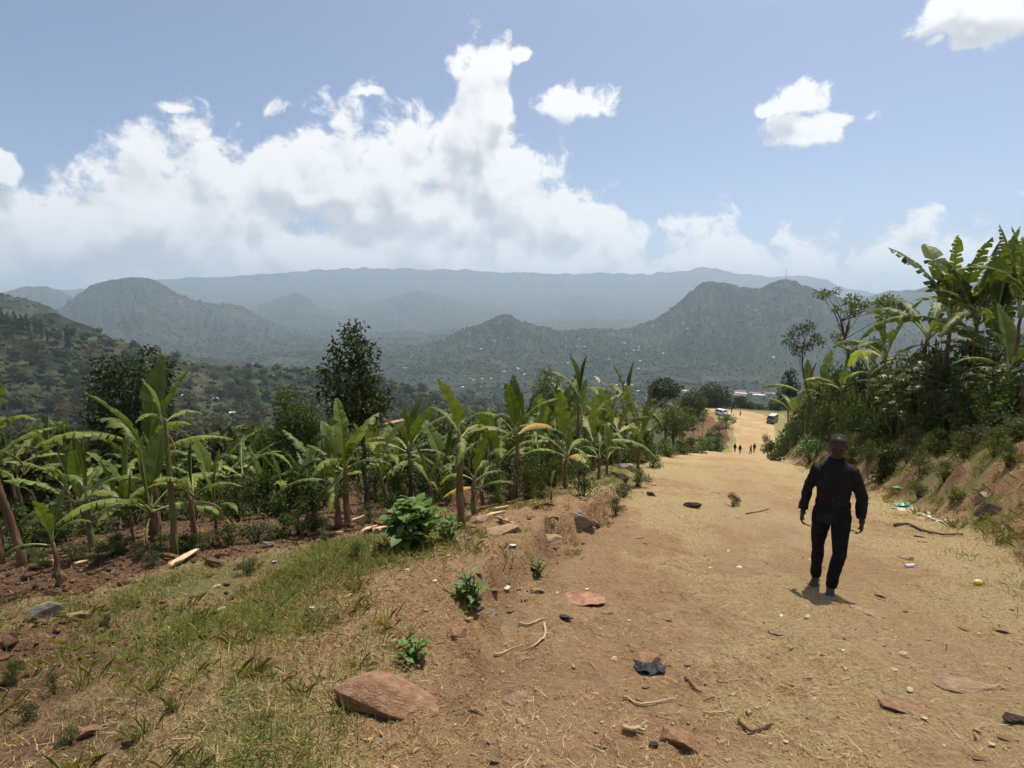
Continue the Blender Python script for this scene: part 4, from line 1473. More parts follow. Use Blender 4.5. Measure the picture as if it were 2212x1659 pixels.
for jb, (px, Y, w, h, kd) in enumerate([(1700, 48, 50, 60, 2), (1725, 44, 50, 60, 0), (1745, 30, 60, 60, 3), (1770, 31, 70, 90, 2), (1790, 27, 80, 110, 2), (1800, 33, 80, 130, 0), (1830, 25, 80, 120, 3), (1840, 30, 90, 150, 2),
                        (1865, 23, 90, 130, 2), (1885, 28, 100, 180, 0), (1905, 22, 90, 140, 3), (1925, 25, 110, 200, 2), (1945, 20, 90, 150, 0), (1965, 24, 110, 200, 5), (1995, 22, 100, 180, 2), (2015, 25, 120, 230, 0),
                        (2050, 21, 110, 190, 2), (2075, 24, 120, 220, 5), (2105, 20, 110, 180, 0), (2135, 22, 120, 200, 2), (2160, 18, 110, 150, 3), (2185, 19, 120, 190, 5), (2212, 17.5, 110, 150, 3), (2100, 17.5, 80, 90, 3), (2040, 18.5, 80, 90, 2), (1960, 19, 80, 80, 3), (1710, 40, 60, 80, 0), (1735, 36, 60, 90, 2), (1760, 27, 70, 90, 5), (1780, 24, 80, 100, 0), (1805, 23, 80, 120, 5), (1815, 29, 80, 150, 2), (1850, 21, 90, 130, 0), (1875, 24, 90, 170, 5), (1895, 20.5, 80, 120, 2), (1930, 21, 90, 150, 5), (1985, 19, 90, 130, 0), (2010, 19.5, 90, 150, 5), (1855, 32, 90, 190, 2), (2150, 24, 130, 250, 0), (2200, 23, 130, 260, 2)]):
    if jb % 5 == 3:
        continue
    bush_px(near_label(['leafy green', 'glossy', 'dark', 'olive', 'light green', 'fine leaved'][kd] + ' thicket bush', px), px, 0, w * 1.15, float(np.interp(px, [1690, 1720, 1760, 1800, 1850, 1950, 2000, 2100, 2212], [70, 95, 140, 180, 210, 205, 235, 235, 190])) * rgs.uniform(.55, 1.0), {2: 0, 3: 4}.get(kd, kd) if rgs.random() < .7 else kd, bank_Y(px) + .4 + rgs.uniform(0, .22) * bank_Y(px), 'bushes of the bank thicket')
bush_px('bright leafy bush at the foot of the bank behind the person', 1752, 1000, 85, 62, 1, None)
bush_px('tall dark green bush hanging down the grassy bank', 1908, 1046, 78, 110, 2, None)
bush_px('dark grassy bush on the bank under the right hand bananas', 2150, 985, 70, 62, 5, None)
for k, (px, Y, kd) in enumerate([(1800, 44, 3), (1840, 34, 4), (1870, 30, 3), (1885, 27, 5), (1930, 25, 3), (1955, 23, 4), (1975, 22, 3), (2010, 20.5, 3), (2035, 19, 5), (2055, 19.3, 3), (2085, 17.5, 4), (2110, 16.6, 3), (2130, 16.2, 3), (2165, 15.2, 5), (2190, 14.6, 3), (2205, 13.6, 3)]):
    bush_px(near_label(['', '', '', 'dry olive', 'light green', 'fine leaved'][kd] + ' scrub on the bank face', px), px, 0, rgs.uniform(45, 80), rgs.uniform(35, 65), kd, Y, 'scrub on the face of the bank', name='scrub_bush')
bush_px('small gray green bush in the middle of the track', 1584, 1094, 36, 36, 3, None)
bush_px('round bush standing in the dip beside the far track', 1668, 995, 48, 42, 0, None)
bush_px('thin twiggy bush right of the small group of people', 1655, 972, 30, 40, 3, None)
bush_px('low green bush left of the group of people', 1548, 962, 60, 40, 0, 92)
for px, Y, w, h in [(1500, 60, 60, 36), (1525, 75, 50, 36), (1555, 110, 44, 36), (1570, 125, 40, 36), (1535, 100, 44, 40), (1475, 52, 50, 34), (1440, 44, 56, 36)]:
    bush_px(near_label('far trackside bush', px), px, 0, w, h, rgs.choice([0, 1, 5]), Y, 'bushes left of the far track')


# glossy shrub in the grass: every leaf its own part
def shrub_leaf_mesh(L, W):
    vs, fs, t = [], [], []
    prof = [(0, .04), (.2, .30), (.45, .5), (.7, .38), (.9, .14), (1, .0)]
    for i, (u, w) in enumerate(prof):
        z = 0.12 * math.sin(u * 2.6) - 0.18 * u * u
        vs += [(-w * W, u * L, z * L + 0.25 * w * W), (0, u * L, z * L), (w * W, u * L, z * L + 0.25 * w * W)]
    for i in range(len(prof) - 1):
        a = i * 3
        fs += [(a, a + 1, a + 4, a + 3), (a + 1, a + 2, a + 5, a + 4)]
    me = mesh_from('leaf', vs, fs, [M_LF_SHRUB], None, True, {'tint': [random.random() * .5 + .25] * len(vs)})
    return me


SLEAF = [shrub_leaf_mesh(1.0, 0.55), shrub_leaf_mesh(1.0, 0.42), shrub_leaf_mesh(1.0, 0.62)]


def leafy_shrub(label, p, h, w, leaf, n_shoot, per, seed, name='leafy_shrub'):
    rg = random.Random(seed)
    root = thing(name, label, 'shrub', p)
    mb = MB()
    spots = []
    for k in range(n_shoot):
        a = k * 2.4 + rg.uniform(-.3, .3)
        q = math.sqrt((k + .5) / n_shoot)
        tip = Vector((math.cos(a) * q * w / 2, math.sin(a) * q * w / 2, h * (1.0 - 0.55 * q * q) * rg.uniform(.8, 1.05)))
        pts = limb(mb, (0, 0, -0.05), tip, 0.011, 0.004, rg, 5, 5)
        for j in range(per):
            t = 0.35 + 0.65 * (j + .5) / per
            f = t * 5
            i = min(int(f), 4)
            pp = pts[i].lerp(pts[i + 1], f - i)
            spots.append((pp, (pts[i + 1] - pts[i]).normalized(), j * 2.4 + k))
    link('stems', mb.mesh('stems', [M_TWIG], True), root)
    for pp, d, a in spots:
        el = rg.uniform(-0.25, 0.75)
        link('leaf', rg.choice(SLEAF), root, pp, (el, rg.uniform(-.3, .3), a + rg.uniform(-.4, .4)), leaf * rg.uniform(.7, 1.2))
    return root


p = hit(888, 1180)
leafy_shrub('glossy broad leaved shrub at the edge of the tilled soil', p, 112 * p.y / FPX, 130 * p.y / FPX, 0.15, 30, 10, 1)
p = hit(1012, 1312)
leafy_shrub('small green weed with pointed leaves on the eroded edge', p, 82 * p.y / FPX, 70 * p.y / FPX, 0.085, 12, 6, 2)
p = hit(898, 1425)
leafy_shrub('low dusty weed in the hollow of the eroded edge', p, 0.16, 0.22, 0.06, 8, 5, 3)
p = hit(970, 1165)
leafy_shrub('little bush at the foot of the tall brown banana stem', p, 0.28, 0.30, 0.07, 10, 6, 4)
p = hit(1158, 1242)
leafy_shrub('small olive weed on the grassy edge above the track', p, 0.2, 0.3, 0.05, 9, 6, 5)


# cassava with finger leaves on tall stems, in the right thicket
def palm_leaf(L):
    vs, fs = [], []
    for k in range(7):
        a = R(-105 + 35 * k)
        d = Vector((math.sin(a), math.cos(a), 0))
        s = Vector((d.y, -d.x, 0))
        l = L * (1.0 - 0.35 * abs(k - 3) / 3)
        b = len(vs)
        vs += [(0, 0, 0), tuple(d * l * .5 + s * L * .09 + Vector((0, 0, -.02 * L))), tuple(d * l + Vector((0, 0, -.22 * L))), tuple(d * l * .5 - s * L * .09 + Vector((0, 0, -.02 * L)))]
        fs.append((b, b + 1, b + 2, b + 3))
    return np.array(vs), np.array(fs)


def cassava_mesh(seed):
    rg = random.Random(seed)
    nr = np.random.default_rng(seed)
    mb = MB()
    V, F, tint = [], [], []
    base = 0
    for k in range(4):
        a = rg.uniform(0, 6.28)
        tip = Vector((math.cos(a) * .28, math.sin(a) * .28, rg.uniform(.75, 1.0)))
        pts = limb(mb, (0, 0, -.05), tip, .014, .007, rg, 5, 5, .05)
        for j in range(17):
            t = .5 + .5 * j / 16
            f = min(t * 5, 4.99)
            pp = pts[int(f)].lerp(pts[int(f) + 1], f - int(f))
            b = j * 2.4 + k
            el = rg.uniform(-.2, .6)
            q = pp + Vector((math.cos(b) * math.cos(el), math.sin(b) * math.cos(el), math.sin(el))) * rg.uniform(.08, .15)
            mb.tube([pp, q], [.003, .002], 3, 0, False)
            v, fc = palm_leaf(rg.uniform(.085, .125))
            rot = np.array(Euler((rg.uniform(-.6, .3), rg.uniform(-.4, .4), b - 1.57)).to_matrix())
            V.append(v @ rot.T + np.array(q))
            F.append(fc + base)
            base += len(v)
            tint.append(np.full(len(v), rg.random()))
    return mb.mesh('stems', [M_TWIG], True), mesh_from('foliage', np.concatenate(V), np.concatenate(F), [M_LF_CASS], None, False, {'tint': np.concatenate(tint)})


CAS = [cassava_mesh(500 + i) for i in range(3)]
for i, (px, Y, ty) in enumerate([(2010, 17.8, 745), (2045, 17.4, 735), (2070, 18, 720), (2100, 17.2, 725), (2060, 16.9, 790), (2120, 17.6, 760), (2025, 17, 800), (2140, 17, 780), (1960, 18.5, 800), (1935, 19.5, 810), (2090, 16.8, 830), (2180, 16.4, 790)]):
    Y = bank_Y(px) + .2 + (i % 4) * .5
    p = at(px, Y)
    h = height_at(px, ty, Y) - p.z
    o = thing('cassava_plant', near_label('tall pale leaved cassava', px), 'cassava plant', p, i * 1.7, 'cassava plants on the bank')
    o.scale = (h * .85, h * .85, h)
    link('stems', CAS[i % 3][0], o)
    link('foliage', CAS[i % 3][1], o)
# ------------------------------------------------------------------ grass, straw, clods and pebbles (too many to count)
M_STRAW = leaf_mat('dead_grass', (0.30, 0.215, 0.095), (0.50, 0.385, 0.19), 0.15, 0.8, 0.15, 0.0, 3, (1, .9, .6))
M_GRASS = leaf_mat('green_grass', (0.105, 0.135, 0.032), (0.30, 0.285, 0.10), 0.30, 0.6, 0.2, 0.0)
M_CLOD = simple_mat('soil_clod', (0.075, 0.038, 0.023), (0.19, 0.105, 0.063), 8, 0.98, 0.05)
M_PEB = simple_mat('reddish_pebble', (0.27, 0.150, 0.075), (0.44, 0.285, 0.155), 2.5, 0.95, 0.08)


def polar_points(n, r0, r1, az0, az1, rng, power=0.0):
    r = np.exp(rng.uniform(math.log(r0), math.log(r1), n))
    if power:
        r = r0 * (r1 / r0) ** (rng.random(n) ** power)
    a = np.radians(rng.uniform(az0, az1, n))
    return r * np.sin(a), r * np.cos(a), r


def blades(x, y, r, length, width, tilt, rng, lift=0.0, bend=0.4):
    n = len(x)
    z = land_z(x, y) - 0.004 + lift
    a = rng.uniform(0, 2 * math.pi, n)
    d = np.stack([np.cos(a) * np.sin(tilt), np.sin(a) * np.sin(tilt), np.cos(tilt)], 1)
    sd = np.stack([-np.sin(a), np.cos(a), np.zeros(n)], 1)
    p = np.stack([x, y, z], 1)
    L = length[:, None]
    W = width[:, None]
    mid = p + d * L * 0.55
    tip = p + d * L
    tip[:, 2] -= bend * length * np.sin(tilt) * 0.5
    V = np.stack([p - sd * W / 2, p + sd * W / 2, mid + sd * W * .42, tip, mid - sd * W * .42], 1).reshape(-1, 3)
    F = np.arange(n)[:, None] * 5 + np.arange(5)[None, :]
    return V, F


rng = np.random.default_rng(33)
x, y, r = polar_points(260000, 1.7, 45, -50, 50, rng)
Zn = zones(x, y)
patch = fbm(x * 1.3, y * 1.3, 3, 201)
fine = fbm(x * 6, y * 6, 2, 203)
keep = rng.random(len(x)) < np.clip((0.62 + 0.9 * patch + 0.5 * fine) * (0.35 + Zn['straw']) * (1 - 0.72 * Zn['path']) * (1 - 0.80 * Zn['garden']) * (1 - .9 * Zn['scrub']) * (1 - .35 * Zn['green']), 0.03, 1)
s_, t_ = st(x, y)
ontrack = sst(edge_t(s_) - t_, 0.15, -0.35) * sst(t_ - redge_t(s_), 0.3, -0.3)
keep &= rng.random(len(x)) < 1 - ontrack * np.clip(.62 - 1.1 * patch, 0.1, .93)
x, y, r, ontrack = x[keep], y[keep], r[keep], ontrack[keep]
n = len(x)
V, F = blades(x, y, r, rng.uniform(.025, .075, n) * (1 + r * .02) * (1 - .45 * ontrack), rng.uniform(.0013, .0030, n) * (1 + r * .12), np.radians(rng.uniform(40, 90, n)), rng, 0.010)
tn = np.repeat(np.clip(rng.normal(.5, .3, n), 0, 1), 5)
stuff(link('dry_grass', mesh_from('dry_grass', V, F, [M_STRAW], None, False, {'tint': tn})), 'short trampled straw coloured grass over the track and its edge', 'grass')

x, y, r = polar_points(260000, 1.7, 60, -52, 52, rng)
Zn = zones(x, y)
patch = fbm(x * 1.1, y * 1.1, 3, 211)
keep = rng.random(len(x)) < np.clip((0.55 + 1.0 * patch) * Zn['green'] * 1.6 * (1 - .9 * Zn['path']) * (1 - .7 * Zn['garden']) * (1 - .5 * Zn['scrub']), 0.0, 1)
x, y, r = x[keep], y[keep], r[keep]
s_, t_ = st(x, y)
onbank = sst(t_ - redge_t(s_), 0.0, 0.8)
n = len(x)
ln = rng.uniform(.03, .09, n) * (1 + r * .02) * (1 + 1.6 * onbank) * (1 + 1.3 * np.clip(patch[keep], 0, 1))
V, F = blades(x, y, r, ln, rng.uniform(.0022, .0045, n) * (1 + r * .10), np.radians(rng.uniform(10, 75, n)), rng)
tn = np.repeat(np.clip(rng.normal(.5, .3, n), 0, 1), 5)
stuff(link('green_grass', mesh_from('green_grass', V, F, [M_GRASS], None, False, {'tint': tn})), 'short green grass on the left slope and the bank', 'grass')

# longer tussocks of straw-mixed grass along the edge and down the bank
tx, ty, tl = [], [], []
rg = np.random.default_rng(35)
for i in range(1700):
    if i < 520:
        s0 = rg.uniform(2, 60) ** 1.0
        e0 = rg.uniform(-0.2, 2.2)
        X, Y = xy_st(s0, float(edge_t(s0)) - e0)
    elif i < 1450:
        s0 = rg.uniform(6, 55)
        X, Y = xy_st(s0, float(redge_t(s0)) + rg.uniform(0.0, 3.4))
    else:
        X, Y = rg.uniform(-5.5, -0.8), rg.uniform(1.6, 5.2)
    k = rg.integers(14, 30)
    tx.append(X + rg.normal(0, .045, k))
    ty.append(Y + rg.normal(0, .045, k))
    tl.append(np.full(k, rg.uniform(.10, .30) * (0.55 if i < 520 else 1.0) * (0.6 if i >= 1450 else 1)))
x, y, l = np.concatenate(tx), np.concatenate(ty), np.concatenate(tl)
r = np.hypot(x, y)
n = len(x)
V, F = blades(x, y, r, l * rng.uniform(.6, 1.2, n), rng.uniform(.0024, .0044, n) * (1 + r * .09), np.radians(rng.uniform(5, 50, n)), rng, 0, .8)
mt = leaf_mat('tussock_grass', (0.10, 0.12, 0.035), (0.34, 0.28, 0.11), 0.28, 0.7, 0.2, 0)
stuff(link('tussock_grass', mesh_from('tussock_grass', V, F, [mt], None, False, {'tint': np.repeat(np.clip(rng.normal(.45, .3, n), 0, 1), 5)})), 'tufts of longer grass along the edges and down the bank', 'grass')


def lumps(x, y, size, flat, rng, sink=0.25):
    n = len(x)
    z = land_z(x, y)
    base = np.array([[1, 0, 0], [0, 1, 0], [-1, 0, 0], [0, -1, 0], [0, 0, 1], [0, 0, -1], [.7, .7, .5], [-.7, -.6, .45]], float)
    F0 = np.array([[0, 1, 6], [6, 1, 4], [0, 6, 4], [1, 2, 4], [2, 3, 7], [7, 3, 4], [2, 7, 4], [3, 0, 4], [1, 0, 5], [2, 1, 5], [3, 2, 5], [0, 3, 5]])
    V = base[None] * rng.uniform(.6, 1.25, (n, 8, 1)) + rng.normal(0, .12, (n, 8, 3))
    a = rng.uniform(0, 6.28, n)
    ca, sa = np.cos(a), np.sin(a)
    X = V[:, :, 0] * rng.uniform(.7, 1.5, n)[:, None]
    Yv = V[:, :, 1]
    Vx = (X * ca[:, None] - Yv * sa[:, None]) * size[:, None]
    Vy = (X * sa[:, None] + Yv * ca[:, None]) * size[:, None]
    Vz = V[:, :, 2] * size[:, None] * flat
    P = np.stack([Vx + x[:, None], Vy + y[:, None], Vz + z[:, None] + (size * flat * (.5 - sink))[:, None]], 2)
    F = (np.arange(n)[:, None, None] * 8 + F0[None]).reshape(-1, 3)
    return P.reshape(-1, 3), F


x, y, r = polar_points(26000, 2.2, 26, -52, 8, rng)
g = zones(x, y)['garden']
k = (rng.random(len(x)) < g * .75) & (r > 4.6)
x, y, r = x[k], y[k], r[k]
V, F = lumps(x, y, rng.gamma(1.5, .008, len(x)) + .004 + r * .0005, .8, rng)
stuff(link('soil_clods', mesh_from('soil_clods', V, F, [M_CLOD])), 'dark crumbled clods of tilled soil under the bananas', 'soil')
x, y, r = polar_points(11000, 1.8, 34, -30, 50, rng)
s_, t_ = st(x, y)
k = (edge_t(s_) - t_ < 0.8) & (t_ - redge_t(s_) < .6)
x, y, r = x[k], y[k], r[k]
V, F = lumps(x, y, rng.gamma(1.0, .0034, len(x)) + .0022 + r * .0006, .5, rng, .38)
stuff(link('pebbles', mesh_from('pebbles', V, F, [M_PEB])), 'small reddish pebbles strewn over the dirt track', 'pebbles')
# loose straw and husk bits lying flat
x, y, r = polar_points(3000, 1.8, 30, -48, 50, rng)
n = len(x)
V, F = blades(x, y, r, rng.gamma(2.2, .022, n) + .02, rng.uniform(.0015, .004, n) * (1 + r * .07), np.radians(rng.uniform(82, 90, n)), rng, .014, 0.05)
mt = leaf_mat('pale_husk', (0.36, 0.25, 0.12), (0.56, 0.43, 0.24), 0.1, 0.75, 0.2, 0, 3, (1, .9, .6))
stuff(link('straw_litter', mesh_from('straw_litter', V, F, [mt], None, False, {'tint': np.repeat(rng.random(n), 5)})), 'bits of pale straw and husk lying on the ground', 'straw')


# ------------------------------------------------------------------ stones
GM = [(835, 1530, 'the big reddish stone'), (1470, 1590, 'the square reddish stone'), (1404, 1445, 'the black plastic'), (1262, 1295, 'the big dead leaf'), (1165, 1375, 'the curved dry stalk'), (1790, 1285, "the person's feet"),
      (1966, 1224, 'the plastic bottle'), (2112, 1262, 'the mango'), (2005, 1148, 'the long brown branch'), (1584, 1090, 'the gray green bush'), (1495, 1092, 'the dark flat stone'), (1408, 1068, 'the dark pointed stone'),
      (1636, 1108, 'the dark twig'), (1632, 1578, 'the dark bent stick'), (2085, 1486, 'the long flat stone'), (1222, 1335, 'the small black stone'), (1122, 1508, 'the long tan stone'), (1012, 1300, 'the small weed'), (898, 1425, 'the dusty weed'),
      (1248, 1105, 'the large gray flat rock'), (1058, 1145, 'the tan sloping slab'), (888, 1170, 'the glossy shrub'), (996, 1143, 'the tall brown stem'), (730, 1140, 'the drooping leaved plant'), (576, 1180, 'the weedy bush'), (395, 1212, 'the pale dry sheath'),
      (199, 1184, 'the plant with the yellow green spear'), (124, 1268, 'the small sprout'), (40, 1225, 'the tall edge plant'), (1605, 1350, 'the flat pale stone'), (1690, 1366, 'the flat tan stone'), (1158, 1240, 'the olive weed'), (1958, 1090, 'the green plastic strip'),
      (344, 1372, 'the small orange stone'), (108, 1325, 'the pale boulder'), (1335, 1028, 'the dark boulder'), (1876, 1322, 'the wide flat stone'), (1560, 1540, 'the pale straw stalk'), (1908, 1046, 'the tall dark hanging bush'), (1752, 985, 'the bright leafy bush'), (2150, 1060, 'the gray overhanging rock'), (1965, 1528, 'the flat reddish stone'), (2195, 1555, 'the dark edge stone')]


def mark_label(head, px, py):
    """a label that names the nearest thing one can find and the side on which this one lies"""
    for _, mx, my, nm in sorted((math.hypot(mx - px, 1.6 * (my - py)), mx, my, nm) for mx, my, nm in GM):
        dx, dy = px - mx, 1.6 * (py - my)
        wd = ('right of' if dx > 0 else 'left of') if abs(dx) > abs(dy) else ('in front of' if dy > 0 else 'behind')
        lab = '%s %s %s' % (head, wd, nm)
        if lab not in _used:
            _used[lab] = 1
            return lab
    return head


def rock_mat(name, c1, c2, c3):
    m, T, out = new_mat(name)
    tc = T.new('ShaderNodeTexCoord')
    P = tc.outputs['Object']
    n = T.noise(P, 5, 6, 0.65)
    n2 = T.noise(P, 22, 5, 0.7)
    mp = T.new('ShaderNodeMapping')
    mp.inputs['Scale'].default_value = (1, 1.3, 2.2)
    mp.inputs['Rotation'].default_value = (.4, .3, .2)
    T.l.new(P, mp.inputs[0])
    n3 = T.noise(mp.outputs[0], 3, 5, .65)
    col = T.mix(T.ss(n, .35, .65), c1, c2)
    col = T.mix(T.ss(n3, .5, .7), col, c3)
    col = T.mix(T.math('MULTIPLY', T.ss(n2, .6, .75), .5), col, c1)
    h = T.math('ADD', n2, T.math('MULTIPLY', n3, 1.5))
    principled(T, out, col, .92, .15, 0, h, .02, .8)
    return m


M_RK_RED = rock_mat('reddish_stone', (0.27, 0.145, 0.078), (0.40, 0.235, 0.135), (0.46, 0.295, 0.18))
M_RK_GRAY = rock_mat('gray_stone', (0.20, 0.175, 0.145), (0.33, 0.285, 0.23), (0.38, 0.27, 0.18))
M_RK_DARK = rock_mat('dark_stone', (0.055, 0.042, 0.032), (0.12, 0.085, 0.062), (0.20, 0.13, 0.085))
M_RK_TAN = rock_mat('tan_stone', (0.27, 0.18, 0.105), (0.40, 0.275, 0.165), (0.46, 0.34, 0.22))


def rock_mesh(name, mat, seed, pts=None, n=15):
    """a stone broken along flat faces"""
    rg = random.Random(seed)
    bm = bmesh.new()
    if pts is None:
        pts = []
        for i in range(n):
            v = Vector((rg.gauss(0, 1), rg.gauss(0, 1), rg.gauss(0, 1))).normalized()
            pts.append((v.x * rg.uniform(.8, 1.05), v.y * rg.uniform(.8, 1.05), max(-.8, min(.75, v.z * 1.3)) * rg.uniform(.8, 1.05)))
    for q in pts:
        bm.verts.new(q)
    r_ = bmesh.ops.convex_hull(bm, input=bm.verts)
    bmesh.ops.delete(bm, geom=[v for v in bm.verts if not v.link_faces], context='VERTS')
    bmesh.ops.dissolve_limit(bm, angle_limit=.12, verts=bm.verts, edges=bm.edges)
    bmesh.ops.bevel(bm, geom=list(bm.edges), offset=.055, segments=2, profile=.6, affect='EDGES')
    bmesh.ops.triangulate(bm, faces=bm.faces)
    bmesh.ops.subdivide_edges(bm, edges=[e for e in bm.edges if e.calc_length() > .16], cuts=2, use_grid_fill=True)
    bmesh.ops.triangulate(bm, faces=bm.faces)
    for v in bm.verts:
        c = v.co
        q = mnoise2(c * 2.6 + Vector((seed, 0, 0))) * .055 + mnoise2(c * 8 + Vector((0, seed, 0))) * .028
        v.co = c * (1 + q)
    me = bpy.data.meshes.new(name)
    bm.to_mesh(me)
    bm.free()
    me.materials.append(mat)
    return me


from mathutils import noise as _mn


def mnoise2(v):
    return _mn.noise(v)


ROCKS = {}
for kname, mt in (('red', M_RK_RED), ('gray', M_RK_GRAY), ('dark', M_RK_DARK), ('tan', M_RK_TAN)):
    ROCKS[kname] = [rock_mesh('stone', mt, 600 + 17 * i + len(kname), None, 12 + 2 * i) for i in range(4)]


def rock(label, px, py, w, h, kind, seed=0, depth=None, tilt=(0, 0), sink=.35, group=None, Y=None, name='stone', vert=None):
    p = at(px, Y) if Y else hit(px, py)
    k = p.length and (Vector((p.x, p.y, p.z - 1.6)).length / FPX)
    me = ROCKS[kind][seed % 4]
    o = link(name, me)
    W = w * k / 2
    D = (depth if depth else .8) * W
    H = h * k / 2
    o.scale = (W * 1.08, D, H)
    yc = p.y + D * .2
    zg = land_z(np.array([p.x, p.x - W * .6, p.x + W * .6, p.x, p.x]), np.array([yc, yc, yc, yc - D * .6, yc + D * .6]))
    o.location = (p.x, yc, .5 * float(zg.min()) + .5 * float(zg.mean()) + H * (1 - 2 * sink))
    o.rotation_euler = (tilt[0] - .23, tilt[1], (seed * 1.3 % .8) - .4 - math.atan2(p.x, p.y))
    tag(o, label, 'stone', group)
    return o


WEDGE = rock_mesh('stone', M_RK_RED, 5, [(-1.0, -.1, .10), (-.95, .25, .05), (-.35, .55, .62), (-.2, -.05, .70), (.15, .6, .58), (.35, -.1, .42), (.95, .5, .05), (1.05, .0, -.12), (.75, -.55, -.25), (.1, -.62, -.02), (-.4, -.5, .12), (-.7, -.3, -.45), (.6, -.3, -.6), (-.5, .5, -.6), (.8, .5, -.6)])
ROCKS['wedge'] = [WEDGE] * 4
rock('big reddish angular stone lying in the dry grass in front', 828, 1540, 185, 110, 'wedge', 0, .62, (.10, .08), .33)
rock('square reddish flat stone sticking out of the track', 1470, 1612, 80, 50, 'red', 2, .75, (.05, .1), .45)
rock('large gray flat rock at the edge of the tilled soil', 1248, 1112, 100, 46, 'gray', 1, .7, (0, -.12), .42)
rock('dark layered stone below the large gray flat rock', 1284, 1140, 54, 34, 'dark', 1, .6, (0, .05), .45)
rock('tan sloping slab left of the large gray flat rock', 1058, 1152, 130, 44, 'tan', 1, .6, (0, -.10), .58)
rock('pale block behind the tan sloping slab', 1040, 1128, 56, 30, 'tan', 3, .6, (0, 0), .45)
rock('dusty boulder between the gray rock and the tan slab', 1165, 1140, 110, 34, 'tan', 3, .7, (0, .03), .55)
rock('dark boulder at the foot of the short stout banana plant', 1335, 1030, 48, 32, 'dark', 2, .8, sink=.25)
rock('gray boulder just behind the dark boulder', 1352, 1012, 40, 26, 'gray', 3, .8, sink=.3)
rock('brown stone at the top of the grassy edge', 1385, 1002, 30, 22, 'dark', 0, .8, sink=.3)
rock('dark pointed stone at the left edge of the track', 1408, 1072, 24, 15, 'dark', 1, .7, sink=.25)
rock('dark flat stone lying in the middle of the track', 1495, 1097, 38, 18, 'dark', 2, .6, (0, -.2), .25)
rock('small black stone below the big dead leaf', 1222, 1340, 34, 20, 'dark', 0, .7, sink=.3)
rock('split reddish stone beside the black plastic', 1395, 1432, 66, 34, 'red', 3, .8, (0, .1), .42)
rock('long tan stone half buried in the track', 1122, 1512, 88, 36, 'tan', 0, .8, (0, .22), .5)
rock('pale boulder at the left edge of the grass', 108, 1330, 62, 46, 'gray', 1, .8, sink=.35)
rock('orange stone right of the pale boulder', 166, 1338, 36, 24, 'tan', 2, .8, sink=.35)
rock('small orange stone lying in the green grass', 344, 1374, 34, 17, 'tan', 3, .8, (0, .2), .35)
rock('pale stone at the border of grass and tilled soil', 576, 1182, 28, 18, 'gray', 2, .8, sink=.3)
rock('flat reddish stones pair, larger one in the grass edge', 1022, 1232, 44, 16, 'red', 0, .8, sink=.35)
rock('red stone in the soil at the lower left', 190, 1592, 34, 26, 'red', 2, .9, sink=.35)
rock('flat pale stone worn into the track before the dead leaf', 1605, 1352, 72, 18, 'tan', 0, .7, (0, .05), .5)
rock('flat tan stone right of the worn pale one', 1690, 1368, 52, 20, 'tan', 1, .8, sink=.5)
rock('wide flat stone in the track below the person', 1876, 1325, 66, 24, 'tan', 2, .8, sink=.5)
rock('long flat stone in the sandy track at lower right', 2085, 1488, 110, 28, 'tan', 3, .6, (0, -.1), .48)
rock('flat reddish stone left of the long flat stone', 1965, 1530, 90, 24, 'red', 1, .7, sink=.52)
rock('dark stone at the right photo edge of the track', 2195, 1560, 30, 24, 'dark', 3, .8, sink=.35)
rock('gray overhanging rock in the cut of the bank', 2142, 1056, 40, 40, 'gray', 2, .8, (.5, 0), .70)
rock('dark brown rock set in for the shadowed hollow under the bank overhang', 2180, 1078, 80, 56, 'dark', 3, .6, (.5, 0), .72)  # its dark colour stands in for the shade of a hollow in the bank
rock('brown rock ledge left of the gray overhanging rock', 2105, 1068, 60, 30, 'red', 0, .6, (.5, 0), .72)
rgk = random.Random(12)
for i in range(64):
    while True:
        px = rgk.uniform(960, 2200)
        py = rgk.uniform(1030, 1650)
        p = hit(px, py)
        s0, t0 = st(p.x, p.y)
        if edge_t(s0) - t0 < .3 and t0 - redge_t(s0) < .2:
            break
    w = rgk.uniform(8, 30)
    rock(mark_label('small stone in the dirt', px, py), px, py, w, w * rgk.uniform(.3, .55), rgk.choice(['red', 'tan', 'tan', 'tan']), i, .8, sink=.5, group='small stones in the track')
for i in range(26):
    px = rgk.uniform(600, 1330)
    py = np.interp(px, [600, 800, 1000, 1200, 1330], [1160, 1165, 1150, 1110, 1060]) + rgk.uniform(-14, 26)
    w = rgk.uniform(10, 26)
    rock(mark_label('small stone at the soil border', px, py), px, py, w, w * .6, rgk.choice(['tan', 'gray', 'red']), i, .8, sink=.35, group='small stones along the tilled soil')


for i in range(46):
    s0 = rgk.uniform(2.4, 15)
    X, Y_ = xy_st(s0, float(edge_t(s0)) + rgk.uniform(-.25, .45))
    d_ = Vector((X, Y_, gz(X, Y_) - 1.6))
    f_ = d_.y * math.cos(PITCH) - d_.z * math.sin(PITCH)
    u_ = d_.y * math.sin(PITCH) + d_.z * math.cos(PITCH)
    px, py = 1106 + FPX * d_.x / f_, 829.5 - FPX * u_ / f_
    w = rgk.uniform(.04, .17) * FPX / d_.length
    rock(mark_label('stone in the earth ledge', px, py), px, py, w, w * rgk.uniform(.4, .7), rgk.choice(['red', 'tan', 'red', 'gray']), i, .8, sink=.45, group='stones in the earth ledge', Y=Y_)


# ------------------------------------------------------------------ sticks, leaves and litter
M_STICK = simple_mat('dry_stalk', (0.34, 0.235, 0.12), (0.54, 0.40, 0.235), 12, .85, .15)
M_STICKD = simple_mat('dark_stick', (0.075, 0.045, 0.028), (0.17, 0.105, 0.062), 12, .9, .1)


